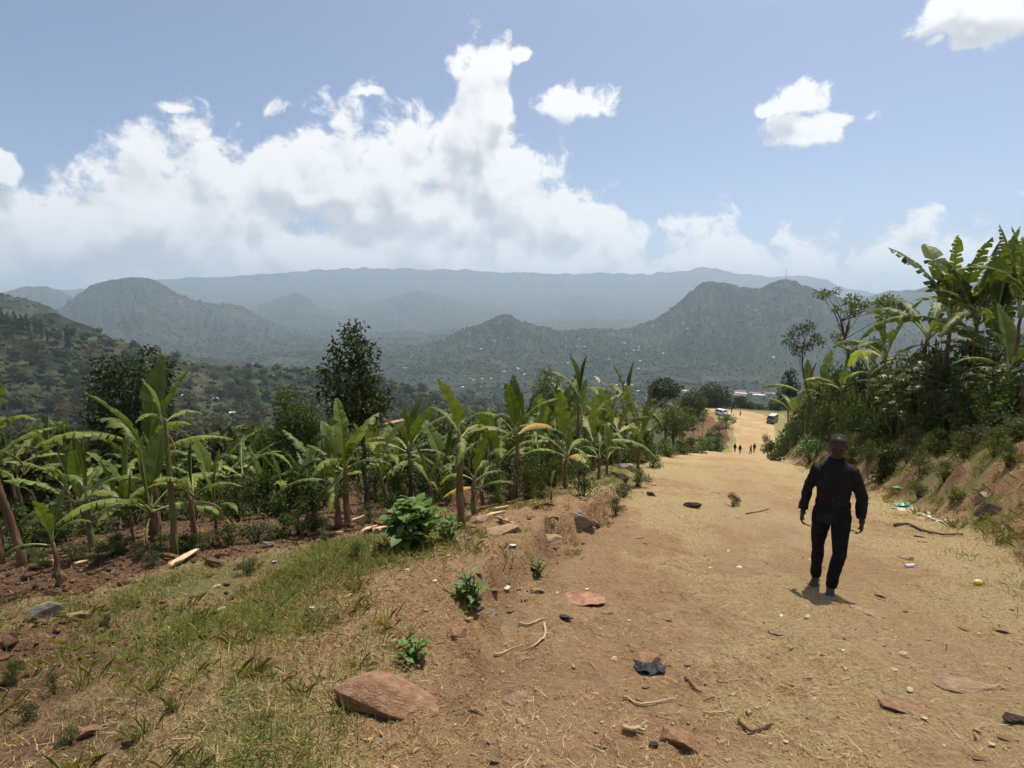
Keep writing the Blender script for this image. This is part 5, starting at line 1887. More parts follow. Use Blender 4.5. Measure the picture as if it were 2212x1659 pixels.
def stick(label, pts, rad, mat, group=None, lift=0.012, name='stick'):
    mb = MB()
    ps = [hit(*q) for q in pts]
    o0 = ps[0].copy()
    # smooth through the points
    fine_ = []
    for i in range(len(ps) - 1):
        for k in range(4):
            a = ps[max(i - 1, 0)]
            b, c = ps[i], ps[i + 1]
            d = ps[min(i + 2, len(ps) - 1)]
            t = k / 4
            q = .5 * ((2 * b) + (c - a) * t + (2 * a - 5 * b + 4 * c - d) * t * t + (3 * b - a - 3 * c + d) * t ** 3)
            fine_.append(q)
    fine_.append(ps[-1])
    fine_ = [Vector((q.x, q.y, gz(q.x, q.y) + lift + .5 * rad)) - o0 for q in fine_]
    n = len(fine_)
    mb.tube(fine_, [rad * (1 - .5 * i / n) for i in range(n)], 6)
    o = link(name, mb.mesh(name, [mat], True), None, o0)
    return tag(o, label, 'stick', group)


stick('curved pale dry stalk on the bare soil', [(1175, 1350), (1178, 1370), (1165, 1390), (1138, 1410)], .011, M_STICK)
stick('short straight pale stalk lying left of the curved stalk', [(1068, 1418), (1100, 1408), (1128, 1398)], .008, M_STICK)
stick('forked pale stalk above the curved stalk', [(1120, 1352), (1150, 1350), (1178, 1340)], .009, M_STICK)
stick('flat pale strip of stalk below the black plastic', [(1345, 1578), (1370, 1582), (1392, 1583)], .013, M_STICK)
stick('dark bent stick at the lower middle of the track', [(1595, 1562), (1615, 1582), (1640, 1580), (1668, 1570)], .010, M_STICKD)
stick('pale curved straw stalk above the dark bent stick', [(1520, 1545), (1548, 1545), (1580, 1537)], .006, M_STICK)
stick('long brown branch lying at the right edge of the track', [(1932, 1138), (1955, 1135), (1985, 1145), (2020, 1155), (2080, 1158)], .030, M_STICKD, lift=.02, name='branch')
stick('dark twig lying across the track below the gray green bush', [(1612, 1112), (1632, 1108), (1660, 1100)], .016, M_STICKD)
stick('thin dark twig beside the split stone', [(1480, 1470), (1500, 1492), (1516, 1500)], .010, M_STICKD)
stick('dark stick at the lower left among the grass', [(268, 1612), (285, 1608), (300, 1600)], .014, M_STICKD)
stick('long pale root across the soil at the bottom', [(1345, 1512), (1400, 1524), (1460, 1512)], .006, M_STICK)
stick('fallen pale pole on the tilled soil behind the tall brown stem', [(1112, 1092), (1150, 1083), (1180, 1076)], .014, M_STICK)
rgq = random.Random(3)
for i in range(16):
    px, py = rgq.uniform(1000, 2150), rgq.uniform(1180, 1640)
    a = rgq.uniform(0, 3.14)
    l = rgq.uniform(14, 34)
    stick(mark_label('short dry twig', px, py), [(px, py), (px + l * .5 * math.cos(a), py + .3 * l * math.sin(a) + rgq.uniform(-2, 2)), (px + l * math.cos(a), py + .55 * l * math.sin(a))], rgq.uniform(.003, .006), rgq.choice([M_STICK, M_STICK, M_STICKD]), 'short twigs on the track')


def crumple(label, px, py, w, d, mat, seed, name, cat, h=.25, group=None, rz=0.0, n=9):
    """a thin crumpled sheet lying on the ground, with thickness"""
    p = hit(px, py)
    k = Vector((p.x, p.y, p.z - 1.6)).length / FPX
    rg = random.Random(seed)
    W, D = w * k / 2, d * k / 2
    vs, fs = [], []
    for j in range(n):
        for i in range(n):
            u, v = i / (n - 1) * 2 - 1, j / (n - 1) * 2 - 1
            q = math.sqrt(max(0, 1 - .45 * v * v))
            x = u * W * q * (1 + rg.uniform(-.06, .06))
            y = v * D * math.sqrt(max(0, 1 - .35 * u * u)) * (1 + rg.uniform(-.06, .06))
            z = h * W * (.5 + .5 * math.sin(u * 5 + seed) * math.cos(v * 4 + seed * 2) + rg.uniform(-.25, .25)) * (1 - .5 * max(abs(u), abs(v)))
            vs.append((x, y, z + .008))
    for j in range(n - 1):
        for i in range(n - 1):
            fs.append((j * n + i, j * n + i + 1, (j + 1) * n + i + 1, (j + 1) * n + i))
    me = mesh_from(name, vs, fs, [mat], None, False)
    o = link(name, me, None, p, (-.20, 0, rz))
    md = o.modifiers.new('thickness', 'SOLIDIFY')
    md.thickness = .004
    return tag(o, label, cat, group)


M_DEAD = simple_mat('big_dead_leaf', (0.25, 0.118, 0.068), (0.38, 0.205, 0.125), 14, .8, .2)
M_BLACKP = simple_mat('black_plastic', (0.010, 0.010, 0.012), (0.028, 0.029, 0.033), 10, .6, .3)
M_GREENP = simple_mat('green_plastic', (0.03, 0.30, 0.19), (0.08, 0.45, 0.30), 10, .4, .5)
M_WHITEP = simple_mat('white_litter', (0.50, 0.46, 0.38), (0.66, 0.62, 0.54), 10, .6, .3)
M_PALEP = simple_mat('pale_husk_litter', (0.36, 0.27, 0.15), (0.50, 0.40, 0.25), 10, .8, .2)
M_SHEATH = simple_mat('dry_sheath', (0.44, 0.30, 0.16), (0.66, 0.50, 0.31), 6, .8, .2)
crumple('big reddish brown dead leaf lying on the track', 1262, 1297, 82, 76, M_DEAD, 3, 'dead_leaf', 'dead leaf', .22)
crumple('crumpled black plastic against the split reddish stone', 1404, 1447, 58, 52, M_BLACKP, 5, 'plastic_scrap', 'litter', .45)
crumple('torn green plastic at the foot of the tall dark bush', 1868, 1047, 16, 22, M_GREENP, 7, 'plastic_scrap', 'litter', .3)
crumple('green plastic scrap on the grass of the bank foot', 1946, 1055, 22, 26, M_GREENP, 8, 'plastic_scrap', 'litter', .3)
crumple('stretched green plastic strip above the pale litter', 1958, 1092, 34, 24, M_GREENP, 9, 'plastic_scrap', 'litter', .3)
crumple('tiny green plastic scrap near the large gray flat rock', 1312, 1070, 12, 14, M_GREENP, 10, 'plastic_scrap', 'litter', .4)
crumple('white paper scrap in the grass before the tan slab', 1108, 1180, 14, 16, M_WHITEP, 11, 'paper_scrap', 'litter', .4)
crumple('small blue gray plastic scrap at the bottom of the track', 1412, 1610, 16, 12, M_BLACKP, 13, 'plastic_scrap', 'litter', .3)
rgl = random.Random(8)
for i in range(20):
    px = rgl.uniform(1925, 2090)
    py = np.interp(px, [1925, 2000, 2090], [1085, 1115, 1150]) + rgl.uniform(-12, 12)
    w = rgl.uniform(6, 15)
    crumple(mark_label('pale husk of the bank litter', px, py), px, py, w, w * 1.1, rgl.choice([M_PALEP, M_WHITEP, M_PALEP]), 20 + i, 'husk', 'litter', .35, 'pale litter along the bank', rgl.uniform(0, 3), 5)
for i in range(30):
    px, py = rgl.uniform(980, 2150), rgl.uniform(1150, 1650)
    w = rgl.uniform(4, 9)
    crumple(mark_label('pale husk scrap', px, py), px, py, w, w * 1.2, rgl.choice([M_PALEP] * 7 + [M_WHITEP]), 60 + i, 'husk', 'litter', .35, 'husk scraps on the track', rgl.uniform(0, 3), 4)
for i in range(12):
    px, py = rgl.uniform(430, 1180), rgl.uniform(1190, 1330)
    w = rgl.uniform(7, 13)
    crumple(mark_label('pale husk scrap in the grass', px, py), px, py, w, w * 1.2, rgl.choice([M_PALEP, M_WHITEP]), 160 + i, 'husk', 'litter', .35, 'husk scraps in the grass', rgl.uniform(0, 3), 4)

# plastic bottle
p = hit(1966, 1226)
o = thing('plastic_bottle', 'clear white plastic bottle lying on the track right of the person', 'bottle', p, 0.2)
mp_, T, out = new_mat('clear_plastic')
bs = principled(T, out, (0.80, 0.84, 0.88), .12, .6)
bs.inputs['Transmission Weight'].default_value = .35
mb = MB()
prof = [(-.085, .022), (-.08, .028), (-.03, .03), (-.025, .027), (.02, .03), (.05, .028), (.075, .014), (.09, .011)]
mb.tube([(a, 0, .03) for a, b in prof], [b for a, b in prof], 12)
link('body', mb.mesh('body', [mp_], True), o)
mb = MB()
mb.tube([(.088, 0, .03), (.104, 0, .03)], [.014, .014], 12)
link('cap', mb.mesh('cap', [simple_mat('blue_cap', (.10, .16, .5), (.12, .2, .55), 5, .4, .5)]), o)
# yellow mango
p = hit(2112, 1264)
mb = MB()
mb.tube([(-.062, 0, .0), (-.055, 0, .0), (-.035, 0, .004), (0, 0, .006), (.035, 0, .002), (.055, 0, -.004), (.062, 0, -.006)], [.006, .022, .036, .040, .034, .018, .005], 14)
o = link('mango', mb.mesh('mango', [simple_mat('mango_skin', (.55, .50, .08), (.62, .56, .20), 8, .45, .4)], True), None, p + Vector((0, 0, .03)), (0, .1, .3))
tag(o, 'yellow green mango lying on the track at far right', 'fruit')


# dry banana sheath on the garden soil, and mats of fallen dry leaves
def sheath(label, pts, width, mat, group=None):
    ps = [hit(*q) for q in pts]
    o0 = ps[0].copy()
    mb = MB()
    vs, fs = [], []
    m = len(ps)
    for i, q in enumerate(ps):
        d = (ps[min(i + 1, m - 1)] - ps[max(i - 1, 0)]).normalized()
        sd = d.cross(Vector((0, 0, 1))).normalized()
        w = width * (1 - .55 * abs(2 * i / (m - 1) - .8))
        b = q - o0
        for c, z in ((-1, .05), (-.4, .012), (.3, .02), (1, .06)):
            vs.append(b + sd * w * c + Vector((0, 0, z + .012)))
    for i in range(m - 1):
        for c in range(3):
            a = i * 4 + c
            fs.append((a, a + 1, a + 5, a + 4))
    mb.add(vs, fs)
    o = link('dry_banana_sheath', mb.mesh('dry_banana_sheath', [mat], True), None, o0)
    md = o.modifiers.new('thickness', 'SOLIDIFY')
    md.thickness = .008
    return tag(o, label, 'dry sheath', group)


sheath('pale dry banana sheath lying on the soil below the squat plant', [(372, 1228), (388, 1220), (404, 1210), (420, 1200), (428, 1196)], .06, M_SHEATH)
rgm = random.Random(31)
for i in range(26):
    px = rgm.choice([rgm.uniform(20, 480), rgm.uniform(690, 1180)])
    base = np.interp(px, [0, 480, 700, 1000, 1180], [1235, 1190, 1150, 1120, 1088])
    py = base + rgm.uniform(-12, 24)
    a = rgm.uniform(-.5, .5)
    l = rgm.uniform(18, 44)
    sheath(mark_label('dry leaf scrap', px, py), [(px, py), (px + l * .33, py + l * .33 * a), (px + l * .66, py + l * .6 * a), (px + l, py + l * .9 * a)], rgm.uniform(.02, .045), rgm.choice([M_SHEATH, M_BAND]), 'dry leaf scraps on the soil')
# weeds scattered in the grass
for i, (px, py, w, h) in enumerate([(770, 1215, 60, 44), (540, 1235, 60, 40), (700, 1170, 36, 30), (420, 1190, 50, 40), (330, 1225, 60, 40), (250, 1200, 60, 36), (232, 1360, 30, 44), (372, 1540, 34, 40), (120, 1500, 44, 50), (60, 1560, 60, 60), (30, 1480, 50, 60), (150, 1610, 60, 50), (860, 1185, 40, 24), (1330, 1112, 50, 40), (1345, 1075, 60, 40), (1375, 1050, 70, 40), (1410, 1010, 60, 36), (1440, 985, 60, 30), (2040, 1040, 70, 44), (1990, 1030, 70, 50), (2080, 1000, 60, 40), (1960, 1000, 60, 44), (2010, 975, 60, 36), (1840, 1010, 60, 40), (1800, 990, 60, 36), (2180, 1010, 60, 50), (1985, 1075, 60, 40), (2060, 1085, 60, 36), (2195, 950, 60, 36)]):
    lab = 'low weedy tuft on the grassy left slope' if px < 900 else ('grassy tuft along the left edge of the track' if px < 1500 else 'weedy tuft growing on the grassy bank')
    bush_px(mark_label(['fine leaved', 'olive', 'light green', 'fine leaved', 'olive'][i % 5] + ' weed tuft', px, py), px, py, w, h, [5, 3, 4, 5, 3][i % 5], None, {900: 'tufts on the left slope', 1500: 'tufts along the track edge', 9999: 'tufts on the bank'}[900 if px < 900 else (1500 if px < 1500 else 9999)], name='weed_tuft', cat='weed')
# ------------------------------------------------------------------ houses, mast, forest lumps
M_WALL = simple_mat('house_wall', (0.30, 0.22, 0.15), (0.42, 0.33, 0.24), 1.0, .9, .1, rand=.25)
M_ROOF = simple_mat('metal_roof', (0.50, 0.52, 0.54), (0.66, 0.67, 0.68), .6, .5, .4, rand=.15)
M_ROOFR = simple_mat('rusty_roof', (0.34, 0.20, 0.14), (0.46, 0.30, 0.22), .6, .8, .2, rand=.2)
M_DOOR = simple_mat('house_door', (0.05, 0.05, 0.06), (0.10, 0.08, 0.07), 2, .8, .2)


def house_parts(w, d, h):
    mb = MB()
    mb.add([(-w / 2, -d / 2, -2), (w / 2, -d / 2, -2), (w / 2, d / 2, -2), (-w / 2, d / 2, -2), (-w / 2, -d / 2, h), (w / 2, -d / 2, h), (w / 2, d / 2, h), (-w / 2, d / 2, h), (-w / 2, 0, h + d * .28), (w / 2, 0, h + d * .28)],
           [(0, 1, 5, 4), (1, 2, 6, 9, 5), (2, 3, 7, 6), (3, 0, 4, 8, 7)])
    wall = mb.mesh('wall', [M_WALL])
    mb = MB()
    o = .5
    e = h - .1
    rd = h + d * .28 + .12
    vs = [(-w / 2 - o, -d / 2 - o, e), (w / 2 + o, -d / 2 - o, e), (w / 2 + o, 0, rd), (-w / 2 - o, 0, rd), (w / 2 + o, d / 2 + o, e), (-w / 2 - o, d / 2 + o, e)]
    lo = [(a, b, c - .12) for a, b, c in vs]
    mb.add(vs + lo, [(0, 1, 2, 3), (3, 2, 4, 5), (7, 6, 9, 8), (8, 9, 11, 10), (0, 6, 7, 1), (5, 4, 10, 11), (0, 3, 9, 6), (3, 5, 11, 9), (1, 7, 8, 2), (2, 8, 10, 4)])
    roofs = [mb.mesh('roof', [M_ROOF]), mb.mesh('roof', [M_ROOFR])]
    mb = MB()
    mb.box((0, -d / 2 - .03, 1.0), (1.1, .1, 2.0))
    mb.box((-w * .3, -d / 2 - .03, 1.6), (1.0, .1, .9))
    mb.box((w * .3, -d / 2 - .03, 1.6), (1.0, .1, .9))
    door = mb.mesh('door', [M_DOOR])
    return wall, roofs, door


HS = [house_parts(9, 6, 2.6), house_parts(13, 6.5, 2.8), house_parts(34, 8, 3.6)]


def house(px, py, label, size=0, rust=False, group='small metal roofed houses over the valley', sc=1.0):
    p = hit(px, py, 150)
    if p is None:
        return
    o = thing('house', label, 'house', p, random.uniform(-.5, .5) - math.atan2(p.x, p.y), group)
    sc *= .82
    o.scale = (sc, sc, sc)
    wall, roofs, door = HS[size]
    link('wall', wall, o)
    link('roof', roofs[1 if rust else 0], o)
    link('door', door, o)


def z7(x, y):
    return (800 + x / 2.765) * .8848, (620 + y / 2.765) * .8848


def z8(x, y):
    return (1500 + x / 3.687) * .8848, (640 + y / 3.687) * .8848


def z2(x, y):
    return (600 + x / 3.456) * .8848, (700 + y / 3.456) * .8848


def z1(x, y):
    return x / 3.456 * .8848, (600 + y / 3.456) * .8848


LH = ['tiny bright metal roofed house on the slopes of the central hill', 'tiny bright metal roofed house on the flank of the right hand hill', 'small bright roofed house in the valley below the central hill', 'white roofed house on the wooded hillside at left']
for q in [(957, 545), (1286, 533), (1130, 592), (1130, 613), (927, 636), (1035, 647), (1222, 568), (1584, 600), (1610, 624), (1645, 628), (1682, 631), (1735, 631), (1697, 576), (1620, 740)]:
    house(*z7(*q), LH[0], 0, False, 'houses on the central hill', 1.1)
for q in [(1928, 545), (1960, 526), (2003, 605), (2100, 632), (2098, 650), (2110, 725), (1875, 728), (1898, 716)]:
    house(*z7(*q), LH[1], 0, False, 'houses on the right hand hill', 1.1)
for q in [(1195, 406), (1277, 437), (613, 550), (613, 565), (655, 607), (698, 614), (598, 640), (470, 520), (345, 583), (35, 626), (90, 734), (220, 768), (210, 790), (175, 800), (108, 830), (437, 826), (315, 756), (233, 893), (380, 915), (215, 962), (975, 680), (1432, 862)]:
    house(*z8(*q), LH[1], 0, q[0] in (598, 470, 315, 380), 'houses on the right hand hill', 1.1)
for q in [(422, 734), (357, 768), (510, 772), (530, 772), (595, 768), (1092, 790), (1185, 798), (1198, 798), (963, 843), (1043, 846), (1105, 845), (985, 855), (912, 902), (1200, 872), (976, 958), (975, 1003), (1215, 952), (1900, 885), (1930, 885), (1950, 888), (1985, 885), (2010, 885), (2055, 888), (2100, 930), (560, 700), (672, 530)]:
    house(*z7(*q), LH[2], 0, False, 'houses in the valley', .9)
for q in [(1385, 868), (1405, 868), (1218, 640), (1137, 684), (1433, 683), (65, 653), (150, 690), (562, 658)]:
    house(*z2(*q), LH[2], 0, False, 'houses in the valley', .9)
house(*z7(1025, 897), 'wider bright roofed house in the middle of the valley floor', 1, False, None)
house(*z7(1768, 915), 'long white roofed building behind the ragged banana plant', 1, False, None, 1.2)
house(*z7(1813, 850), 'bright roofed house beside the red earth road on the far slope', 1, False, None)
house(*z2(235, 765), 'white roofed house alone on the wooded spur at left', 1, False, None, .7)
house(*z2(793, 1012), 'white roof glinting just behind the tall dark tree', 0, False, None, .7)
house(*z2(692, 823), 'small bright roofed house left of the tall dark tree', 0, False, None, .7)
house(*z2(1355, 928), 'rust roofed house right of the tall dark tree', 0, True, None, .7)
house(*z2(690, 1097), 'small white roof low behind the tall dark tree', 0, False, None, .6)
for q in [(1375, 862), (1450, 890), (1620, 995), (2138, 998), (1557, 1272), (1815, 1300), (1960, 1420)]:
    house(*z1(*q), LH[3], 0, False, 'houses on the wooded hillside', .6)
# long low school-like buildings behind the end of the track
for i, (qx, qy, sz, rust) in enumerate([(1130, 1172, 2, True), (1140, 1190, 2, False), (1125, 1207, 2, True), (1265, 1188, 2, True), (1300, 1205, 2, False), (1395, 1190, 2, True), (620, 1165, 1, False), (660, 1168, 1, False), (222, 1167, 1, False), (1440, 1196, 1, True)]):
    house(*z8(qx, qy), ['long pink roofed building of the village behind the track end', 'long pale roofed building of the village behind the track end'][0 if rust else 1], sz, rust, 'village buildings behind the track end', 1.0)

# mast on the right hand hill
p = hit(1697, 612, 2000)
M_MAST = simple_mat('mast_steel', (.20, .20, .21), (.30, .30, .31), 2, .6, .4)
az_, _ = azel(1697, 606)
D = 3080.0
mx_, my_ = D * math.sin(R(az_)), D * math.cos(R(az_))
mz = gz(mx_, my_)
mast = thing('antenna_mast', 'thin antenna mast on top of the right hand hill', 'mast', (mx_, my_, mz))
mb = MB()
for a in range(3):
    c, s0 = math.cos(a * 2.094), math.sin(a * 2.094)
    mb.tube([(c * 1.6, s0 * 1.6, -3), (c * .6, s0 * .6, 58)], [.42, .3], 5)
link('legs', mb.mesh('legs', [M_MAST]), mast)
mb = MB()
for k in range(14):
    z0, z1_ = k * 4, k * 4 + 4
    for a in range(3):
        q0 = 1.6 - z0 / 58
        q1 = 1.6 - z1_ / 58
        mb.tube([(math.cos(a * 2.094) * q0, math.sin(a * 2.094) * q0, z0), (math.cos(a * 2.094 + 2.094) * q1, math.sin(a * 2.094 + 2.094) * q1, z1_)], [.15, .15], 4)
link('bracing', mb.mesh('bracing', [M_MAST]), mast)
mb = MB()
mb.tube([(0, 0, 56), (0, 0, 66)], [.3, .2], 5)
link('antenna', mb.mesh('antenna', [M_MAST]), mast)

# woods on the far slopes: one mass
rng = np.random.default_rng(91)
n = 125000
a = rng.uniform(-50, 50, n)
r = np.exp(np.where(rng.random(n) < .45, rng.uniform(math.log(420), math.log(1900), n), rng.uniform(math.log(1900), math.log(4600), n)))
xx, yy = r * np.sin(np.radians(a)), r * np.cos(np.radians(a))
wd = fbm(xx / 160, yy / 160, 3, 301) + .5 * fbm(xx / 40, yy / 40, 2, 302)
keep = rng.random(n) < np.clip(.12 + .70 * sst(wd, -.15, .35), .03, 1)
a, r, xx, yy = a[keep], r[keep], xx[keep], yy[keep]
zz = land_z(xx, yy)
n = len(xx)
size = rng.gamma(5.0, .5, n) * np.interp(r, [420, 900, 3000, 4700], [.7, .9, 1.5, 2.1])
bv = np.array([[1, 0, 0], [.2, 1, .1], [-1, .1, 0], [0, -1, .1], [.1, 0, 1], [0, 0, -1], [.7, .6, .55], [-.6, -.7, .5]], float)
bf = np.array([[0, 1, 6], [6, 1, 4], [0, 6, 4], [1, 2, 4], [2, 3, 7], [7, 3, 4], [2, 7, 4], [3, 0, 4], [1, 0, 5], [2, 1, 5], [3, 2, 5], [0, 3, 5]])
V = bv[None] * (1 + rng.normal(0, .2, (n, len(bv), 1)))
V = V * size[:, None, None] * np.stack([np.ones(n), np.ones(n), rng.uniform(.8, 1.6, n)], 1)[:, None] + np.stack([xx, yy, zz + size * .4], 1)[:, None]
F = (np.arange(n)[:, None, None] * len(bv) + bf[None]).reshape(-1, 3)
M_WOOD = leaf_mat('far_woods', (0.018, 0.028, 0.012), (0.060, 0.072, 0.030), 0.0, .95, .03, 0, .05)
stuff(link('woods', mesh_from('woods', V.reshape(-1, 3), F, [M_WOOD], None, False, {'tint': np.repeat(np.clip(rng.normal(.45, .3, n), 0, 1), len(bv))})), 'scattered woods covering the valley and the hill slopes', 'woods')

# red earth road scars on the far slope
M_SCAR = simple_mat('red_earth', (.36, .20, .11), (.46, .27, .16), .05, .95, .05)


def scar(pts, w, label):
    ps = [hit(*q, 300) for q in pts]
    ps = [q for q in ps if q]
    vs, fs = [], []
    for i, q in enumerate(ps):
        d = (ps[min(i + 1, len(ps) - 1)] - ps[max(i - 1, 0)])
        d.z = 0
        d.normalize()
        sd = Vector((d.y, -d.x, 0)) * w
        for c in (-1, 0, 1):
            g = q + sd * c
            vs.append((g.x, g.y, gz(g.x, g.y) + 2.5))
        if i:
            for c in (0, 1):
                b = (i - 1) * 3 + c
                fs.append((b, b + 1, b + 4, b + 3))
    o = structure(link('earth_road', mesh_from('earth_road', vs, fs, [M_SCAR])))
    return o


scar([z7(1275, 770), z7(1290, 782), z7(1305, 790), z7(1318, 800), z7(1330, 820)], 4, '')
scar([z7(1800, 830), z7(1818, 838), z7(1830, 850), z7(1832, 872)], 4, '')
scar([z7(1740, 940), z7(1780, 932), z7(1830, 930), z7(1880, 935)], 7, '')
scar([(905, 885), (890, 900), (870, 912), (830, 925)], 3.0, '')
scar([(480, 975), (505, 965), (525, 950), (545, 938)], 2.0, '')
# ------------------------------------------------------------------ vehicles
M_GLASS = simple_mat('dark_window_glass', (.015, .018, .022), (.03, .035, .04), 3, .08, .6)
M_TYRE = simple_mat('tyre_rubber', (.015, .015, .015), (.03, .028, .026), 6, .9, .2)
M_RIM = simple_mat('wheel_rim', (.35, .35, .36), (.45, .45, .46), 6, .4, .5, .6)
M_LAMP = simple_mat('head_lamp', (.65, .66, .68), (.8, .8, .8), 6, .15, .6)
M_TAIL = simple_mat('tail_lamp', (.35, .02, .02), (.45, .03, .03), 6, .3, .5)
M_TRIM = simple_mat('black_trim', (.02, .02, .022), (.04, .04, .042), 6, .6, .3)


def vehicle(name, label, cat, loc, rz, paint, L, W, H, prof, roof0, roof1, wheel_r=.31):
    """prof: side outline of the body below the windows; the cabin runs from roof0 to roof1 along the length"""
    root = thing(name, label, cat, loc, rz)
    sx, sy = math.sin(rz), math.cos(rz)

    def rings(stations, mat_i):
        mb = MB()
        vs, fs = [], []
        for (y, z0, z1, w) in stations:
            c = .10
            ring = [(-w / 2 + c, z0), (w / 2 - c, z0), (w / 2, z0 + c), (w / 2, z1 - c), (w / 2 - c, z1), (-w / 2 + c, z1), (-w / 2, z1 - c), (-w / 2, z0 + c)]
            vs += [(a, y, b) for a, b in ring]
        m = len(stations)
        for i in range(m - 1):
            for k in range(8):
                k2 = (k + 1) % 8
                fs.append((i * 8 + k, i * 8 + k2, (i + 1) * 8 + k2, (i + 1) * 8 + k))
        fs.append(tuple(reversed(range(8))))
        fs.append(tuple((m - 1) * 8 + k for k in range(8)))
        mb.add(vs, fs)
        return mb
    body = rings([(y, .24, z, w * W) for y, z, w in prof], 0)
    b = link('body', body.mesh('body', [paint], False), root)
    # cabin: glass house with a painted roof and pillars
    zb = max(z for y, z, w in prof)
    (y0b, y0t), (y1b, y1t) = roof0, roof1
    wb, wt = W * .94, W * .80
    vs = [(-wb / 2, y0b, zb - .05), (wb / 2, y0b, zb - .05), (wb / 2, y1b, zb - .05), (-wb / 2, y1b, zb - .05), (-wt / 2, y0t, H - .06), (wt / 2, y0t, H - .06), (wt / 2, y1t, H - .06), (-wt / 2, y1t, H - .06)]
    mb = MB()
    mb.add(vs, [(0, 1, 5, 4), (1, 2, 6, 5), (2, 3, 7, 6), (3, 0, 4, 7)])
    link('windows', mb.mesh('windows', [M_GLASS]), root)
    mb = MB()
    mb.add([(-wt / 2 - .02, y0t - .06, H - .07), (wt / 2 + .02, y0t - .06, H - .07), (wt / 2 + .02, y1t + .04, H - .07), (-wt / 2 - .02, y1t + .04, H - .07), (-wt / 2 + .08, y0t + .04, H), (wt / 2 - .08, y0t + .04, H), (wt / 2 - .08, y1t - .06, H), (-wt / 2 + .08, y1t - .06, H)],
           [(3, 2, 1, 0), (0, 1, 5, 4), (1, 2, 6, 5), (2, 3, 7, 6), (3, 0, 4, 7), (4, 5, 6, 7)])
    link('roof', mb.mesh('roof', [paint]), root)
    for (i, j) in ((0, 4), (1, 5), (2, 6), (3, 7)):
        mb = MB()
        mb.tube([Vector(vs[i]) * 1.0, Vector(vs[j])], [.06, .05], 5)
        link('pillar', mb.mesh('pillar', [paint]), root)
    for sgn in (-1, 1):
        mb = MB()
        ym = (y0b + y1b) / 2
        mb.tube([(sgn * wb / 2, ym, zb - .05), (sgn * wt / 2, ym, H - .06)], [.05, .05], 5)
        link('pillar', mb.mesh('pillar', [paint]), root)
        for yy in (-L * .31, L * .31):
            mb = MB()
            x0, x1 = sgn * (W / 2 - .2), sgn * (W / 2 + .01)
            mb.tube([(x0, yy, wheel_r), (x1, yy, wheel_r)], [wheel_r, wheel_r], 16)
            wh = link('wheel', mb.mesh('tyre', [M_TYRE], False), root)
            mb = MB()
            mb.tube([(x1 - sgn * .02, yy, wheel_r), (x1 + sgn * .012, yy, wheel_r)], [wheel_r * .6, wheel_r * .55], 12)
            link('rim', mb.mesh('rim', [M_RIM]), wh)
        mb = MB()
        yf = prof[0][0]
        mb.box((sgn * W * .36, yf - .01, prof[0][1] - .14), (.30, .06, .16))
        link('headlight', mb.mesh('headlight', [M_LAMP]), root)
        mb = MB()
        mb.box((sgn * W * .40, prof[-1][0] + .01, prof[-1][1] - .2), (.2, .06, .25))
        link('tail_light', mb.mesh('tail_light', [M_TAIL]), root)
        mb = MB()
        mb.box((sgn * (W / 2 + .08), y0b + .25, zb + .05), (.16, .08, .12))
        link('mirror', mb.mesh('mirror', [M_TRIM]), root)
    mb = MB()
    mb.box((0, prof[0][0] - .03, .42), (W * .92, .12, .24))
    link('front_bumper', mb.mesh('front_bumper', [M_TRIM]), root)
    mb = MB()
    mb.box((0, prof[0][0] - .012, prof[0][1] - .16), (W * .42, .05, .14))
    link('grille', mb.mesh('grille', [M_TRIM]), root)
    mb = MB()
    mb.box((0, prof[0][0] - .10, .46), (.5, .03, .12))
    link('number_plate', mb.mesh('number_plate', [M_WHITEP]), root)
    mb = MB()
    mb.box((0, prof[-1][0] + .03, .42), (W * .92, .12, .22))
    link('rear_bumper', mb.mesh('rear_bumper', [M_TRIM]), root)
    return root


M_WHITE = simple_mat('white_car_paint', (.76, .77, .79), (.82, .83, .84), 1, .25, .5)
M_DARKV = simple_mat('dark_van_paint', (.035, .033, .032), (.06, .055, .05), 1, .3, .5)
p = hit(1561, 897)
vehicle('car', 'white estate car parked at the end of the track', 'car', p, R(22), M_WHITE, 4.4, 1.72, 1.52,
        [(-2.15, .70, .86), (-2.0, .82, .97), (-1.1, .93, 1.0), (0, .95, 1.0), (1.4, .95, 1.0), (2.0, .93, .98), (2.15, .85, .9)], (-1.15, -.45), (2.05, 1.75))
p = hit(1668, 913)
vehicle('minibus', 'dark minibus with a pale roof standing right of the track', 'minibus', p, R(-38), M_DARKV, 4.7, 1.75, 1.98,
        [(-2.3, .95, .9), (-2.15, 1.10, .98), (-1.6, 1.15, 1.0), (0, 1.16, 1.0), (1.6, 1.16, 1.0), (2.25, 1.14, .98), (2.34, 1.05, .93)], (-2.0, -1.35), (2.25, 2.1))
vroof = [o for o in bpy.data.objects if o.parent and o.parent.name.startswith('minibus') and o.name.startswith('roof')]
for o in vroof:
    o.data.materials[0] = simple_mat('pale_van_roof', (.55, .53, .48), (.64, .62, .57), 1, .35, .4)


# ------------------------------------------------------------------ people
from mathutils import noise as mnoise


